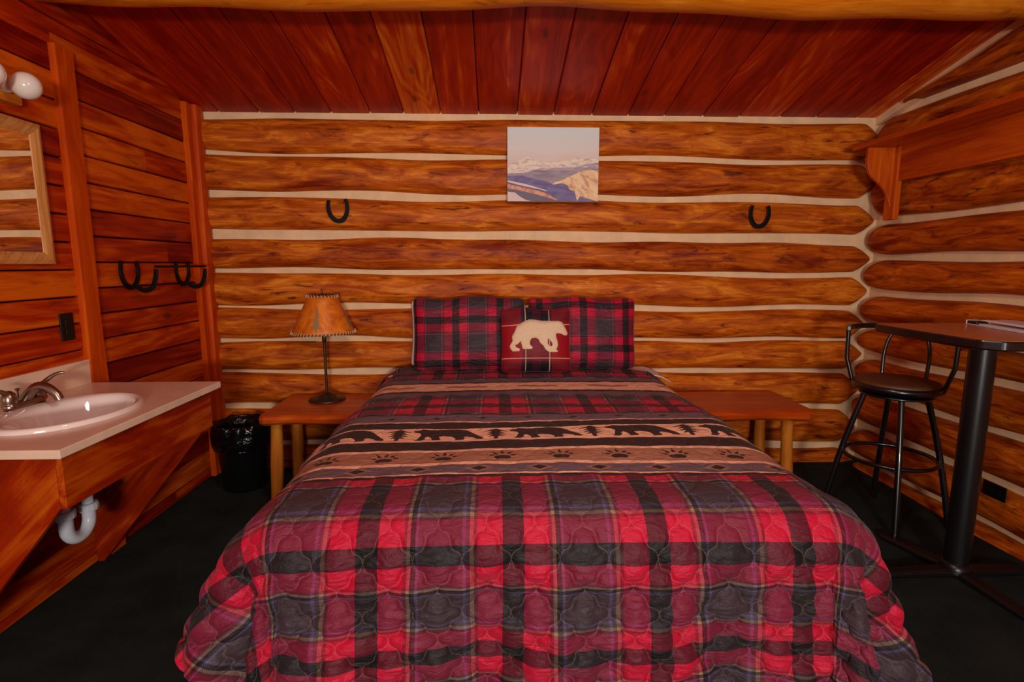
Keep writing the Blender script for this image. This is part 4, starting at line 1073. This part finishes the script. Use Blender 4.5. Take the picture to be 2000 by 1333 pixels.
# ------------------------------------------------------------------ bar table
TZ = 1.08
tb = thing('bar_table', 'tall bar table with a wood-look top and black column against the right wall', 'table', (2.03, 2.12, 0))
tx0, tx1, ty0, ty1 = 1.82, 2.388, 1.865, 2.49
def rr_outline(x0, x1, y0, y1, ch, z):
    pts = []
    def arc(cx, cy, a0, a1, r, n=5): return [(cx + r * math.cos(a0 + (a1 - a0) * k / n), cy + r * math.sin(a0 + (a1 - a0) * k / n), z) for k in range(n + 1)]
    pts += [(x1, y0, z), (x1, y1, z)]
    pts += arc(x0 + 0.03, y1 - 0.03, PI / 2, PI, 0.03)
    r = 0.04
    pts += arc(x0 + r, y0 + ch, PI, PI * 1.25, r) + arc(x0 + ch, y0 + r, PI * 1.25, PI * 1.5, r)
    return pts
mb = MB(); mb.prism(rr_outline(tx0 + 0.004, tx1, ty0 + 0.004, ty1 - 0.004, 0.075, TZ - 0.02), (0, 0, 0.0205), TABLEW, lambda p: (p.y, p.x, p.z), 0.5); mb.build('table_top', tb)
mb = MB(); ed = rr_outline(tx0, tx1, ty0, ty1, 0.075, TZ - 0.038); mb.prism(ed, (0, 0, 0.038), BLACKM); mb.build('edge_band', tb, bevel=0.006)
mb = MB(); mb.tube([(2.035, 2.125, 0.02), (2.035, 2.125, TZ - 0.03)], 0.047, COLM, 32); mb.lathe([(0.0, 0.045), (0.05, 0.045), (0.058, 0.02), (0.06, 0.0)], (2.035, 2.125, 0.02), COLM, 32); mb.build('column', tb)
mb = MB(); mb.box((1.87, 2.0, TZ - 0.05), (2.2, 2.25, TZ - 0.034), COLM); mb.build('mounting_plate', tb)
for (dx, dy) in ((-1, 0), (1, 0), (-0.28, 0.96), (0.05, -1)):
    L = 0.33 if (dx, dy) != (1, 0) else 0.32
    d = Vector((dx, dy, 0)).normalized(); s = Vector((-d.y, d.x, 0)); c = Vector((2.035, 2.125, 0)); V = []
    for q in (0.0, 0.5, 1.0):
        wd = 0.034 - 0.006 * q; h = 0.042 - 0.016 * q; p = c + d * L * q
        for a, zz in ((-wd, 0.006), (-wd, h * 0.7), (-wd * 0.6, h), (wd * 0.6, h), (wd, h * 0.7), (wd, 0.006)): V.append(p + s * a + Vector((0, 0, zz)))
    F = [(i * 6 + j, i * 6 + (j + 1) % 6, (i + 1) * 6 + (j + 1) % 6, (i + 1) * 6 + j) for i in range(2) for j in range(6)] + [tuple(range(6)), tuple(range(12, 18))]
    mb = MB(); mb.add(V, F, COLM); mb.lathe([(0, 0), (0.016, 0), (0.016, 0.008), (0, 0.008)], tuple(c + d * (L - 0.03)), BLACKP, 14); mb.build('base_foot', tb, bevel=0.003)

# binder and booklet lying on the table
RZ = Matrix.Rotation(math.radians(-13), 3, 'Z')
def obox(mb, c, lo, hi, mat, tilt=0.0):
    R = RZ @ Matrix.Rotation(tilt, 3, 'Y')
    P = [R @ Vector((x, y, z)) + Vector(c) for x in (lo[0], hi[0]) for y in (lo[1], hi[1]) for z in (lo[2], hi[2])]
    mb.add(P, [(0, 1, 3, 2), (4, 6, 7, 5), (0, 4, 5, 1), (2, 3, 7, 6), (0, 2, 6, 4), (1, 5, 7, 3)], mat)
bc_ = (2.235, 2.44, TZ + 0.0015)
bd = thing('binder', 'white ring binder lying open on the bar table', 'binder', bc_)
mb = MB(); obox(mb, bc_, (0, -0.44, 0), (0.10, 0.0, 0.004), PAPERM); obox(mb, bc_, (0, -0.004, 0.004), (0.10, 0.0, 0.020), PAPERM); mb.build('cover', bd, bevel=0.001)
mb = MB(); obox(mb, bc_, (0.012, -0.43, 0.0045), (0.09, -0.05, 0.009), PAPERM); mb.build('pages', bd)
mb = MB(); obox(mb, bc_, (0.002, -0.075, 0.0045), (0.05, -0.006, 0.018), BLACKP); mb.build('clip', bd, bevel=0.002)
bk = MB(); obox(bk, (bc_[0] + 0.008, bc_[1] - 0.095, bc_[2] + 0.0190), (0, -0.36, 0), (0.098, 0.0, 0.009), PAPERM, -0.02)
tag(bk.build('booklet', loc=bc_, bevel=0.001), 'white paper booklet lying on top of the binder', 'booklet')

# ------------------------------------------------------------------ bar stool
SX, SY, SZ = 2.108, 2.665, 0.755
stool = thing('bar_stool', 'black metal bar stool with a round brown seat beside the bar table', 'stool', (SX, SY, 0))
mb = MB(); mb.lathe([(0, 0.0), (0.17, 0.0), (0.186, 0.006), (0.191, 0.016), (0.186, 0.026), (0.172, 0.031), (0.1, 0.035), (0, 0.036)], (SX, SY, SZ - 0.022), SEATV, 56)
mb.build('seat', stool)
mb = MB(); mb.lathe([(0, 0), (0.185, 0), (0.198, 0.004), (0.203, 0.018), (0.200, 0.032), (0.192, 0.036), (0.188, 0.02), (0, 0.02)], (SX, SY, SZ - 0.044), BLACKM, 56); mb.lathe([(0, 0), (0.10, 0), (0.10, 0.016), (0, 0.016)], (SX, SY, SZ - 0.062), BLACKM, 24); mb.build('seat_rim', stool)
mb = MB(); mb.lathe([(0, 0), (0.165, 0), (0.17, 0.006), (0.165, 0.012), (0, 0.012)], (SX, SY, SZ - 0.072), BLACKM, 32); mb.build('swivel_plate', stool)
LA = [math.radians(a) for a in (63, 153, 243, 333)]
def leg_at(a, z):
    q = 1 - z / (SZ - 0.066); r = 0.135 + (0.285 - 0.135) * q + 0.012 * math.sin(PI * q)
    return Vector((SX + r * math.cos(a), SY + r * math.sin(a), z))
for a in LA:
    mb = MB(); pts = [leg_at(a, (SZ - 0.066) * (1 - k / 12) + 0.008 * (k / 12)) for k in range(13)]
    mb.tube(pts, 0.0150, BLACKM, 14); lg = mb.build('leg', stool)
    mb = MB(); p = leg_at(a, 0); mb.lathe([(0, 0), (0.016, 0), (0.017, 0.012), (0.014, 0.022), (0, 0.022)], (p.x, p.y, 0), BLACKP, 14); mb.build('foot_cap', lg)
zr = 0.345; rr2 = (leg_at(LA[0], zr) - Vector((SX, SY, zr))).length - 0.012
mb = MB(); mb.tube([(SX + rr2 * math.cos(2 * PI * k / 64), SY + rr2 * math.sin(2 * PI * k / 64), zr) for k in range(64)], 0.0105, BLACKM, 12, closed=True); mb.build('foot_ring', stool)
BE = math.radians(43); RZt = 1.022
def pol(r, a, z): return Vector((SX + r * math.cos(a), SY + r * math.sin(a), z))
mb = MB(); pts = [pol(0.235, BE + math.radians(112) - math.radians(224) * k / 40, RZt + 0.0) for k in range(41)]
V = []
for i, p in enumerate(pts):
    d = (p - Vector((SX, SY, p.z))).normalized()
    for a, zz in ((-0.011, -0.014), (-0.011, 0.014), (0.011, 0.014), (0.011, -0.014)): V.append(p + d * a + Vector((0, 0, zz)))
mb.add(V, [(i * 4 + j, i * 4 + (j + 1) % 4, (i + 1) * 4 + (j + 1) % 4, (i + 1) * 4 + j) for i in range(40) for j in range(4)] + [(0, 1, 2, 3), (160, 161, 162, 163)], BLACKM)
mb.build('back_rail', stool, bevel=0.004, seg=3)
for sg in (-1, 1):
    a = BE + sg * math.radians(97); mb = MB()
    P0, P1, P2, P3 = pol(0.196, a, SZ - 0.03), pol(0.215, a, SZ + 0.04), pol(0.232, a, SZ + 0.10), pol(0.235, a, RZt - 0.01)
    pts = [P0, P0.lerp(P1, .5), P1, P1.lerp(P2, .5) , P2, P2.lerp(P3, .35), P2.lerp(P3, .7), P3]
    mb.tube(pts, 0.011, BLACKM, 14); mb.build('back_support', stool)
mb = MB(); pts = []
hw = math.radians(30)
for k in range(25):
    q = k / 24; a = BE + hw - 2 * hw * q
    h = math.sin(PI * q) ** 0.42 if 0 < q < 1 else 0
    aa = BE + hw * math.copysign(min(1, abs(1 - 2 * q) ** 0.55 if abs(1 - 2 * q) > 0 else 0), 1 - 2 * q)
    pts.append(pol(0.198 + 0.035 * h, aa, SZ - 0.02 + (RZt - 0.012 - SZ + 0.02) * h))
mb.tube(pts, 0.0095, BLACKM, 12); mb.build('back_hoop', stool)

for o in bpy.data.objects:
    if '_b' in o: del o['_b']
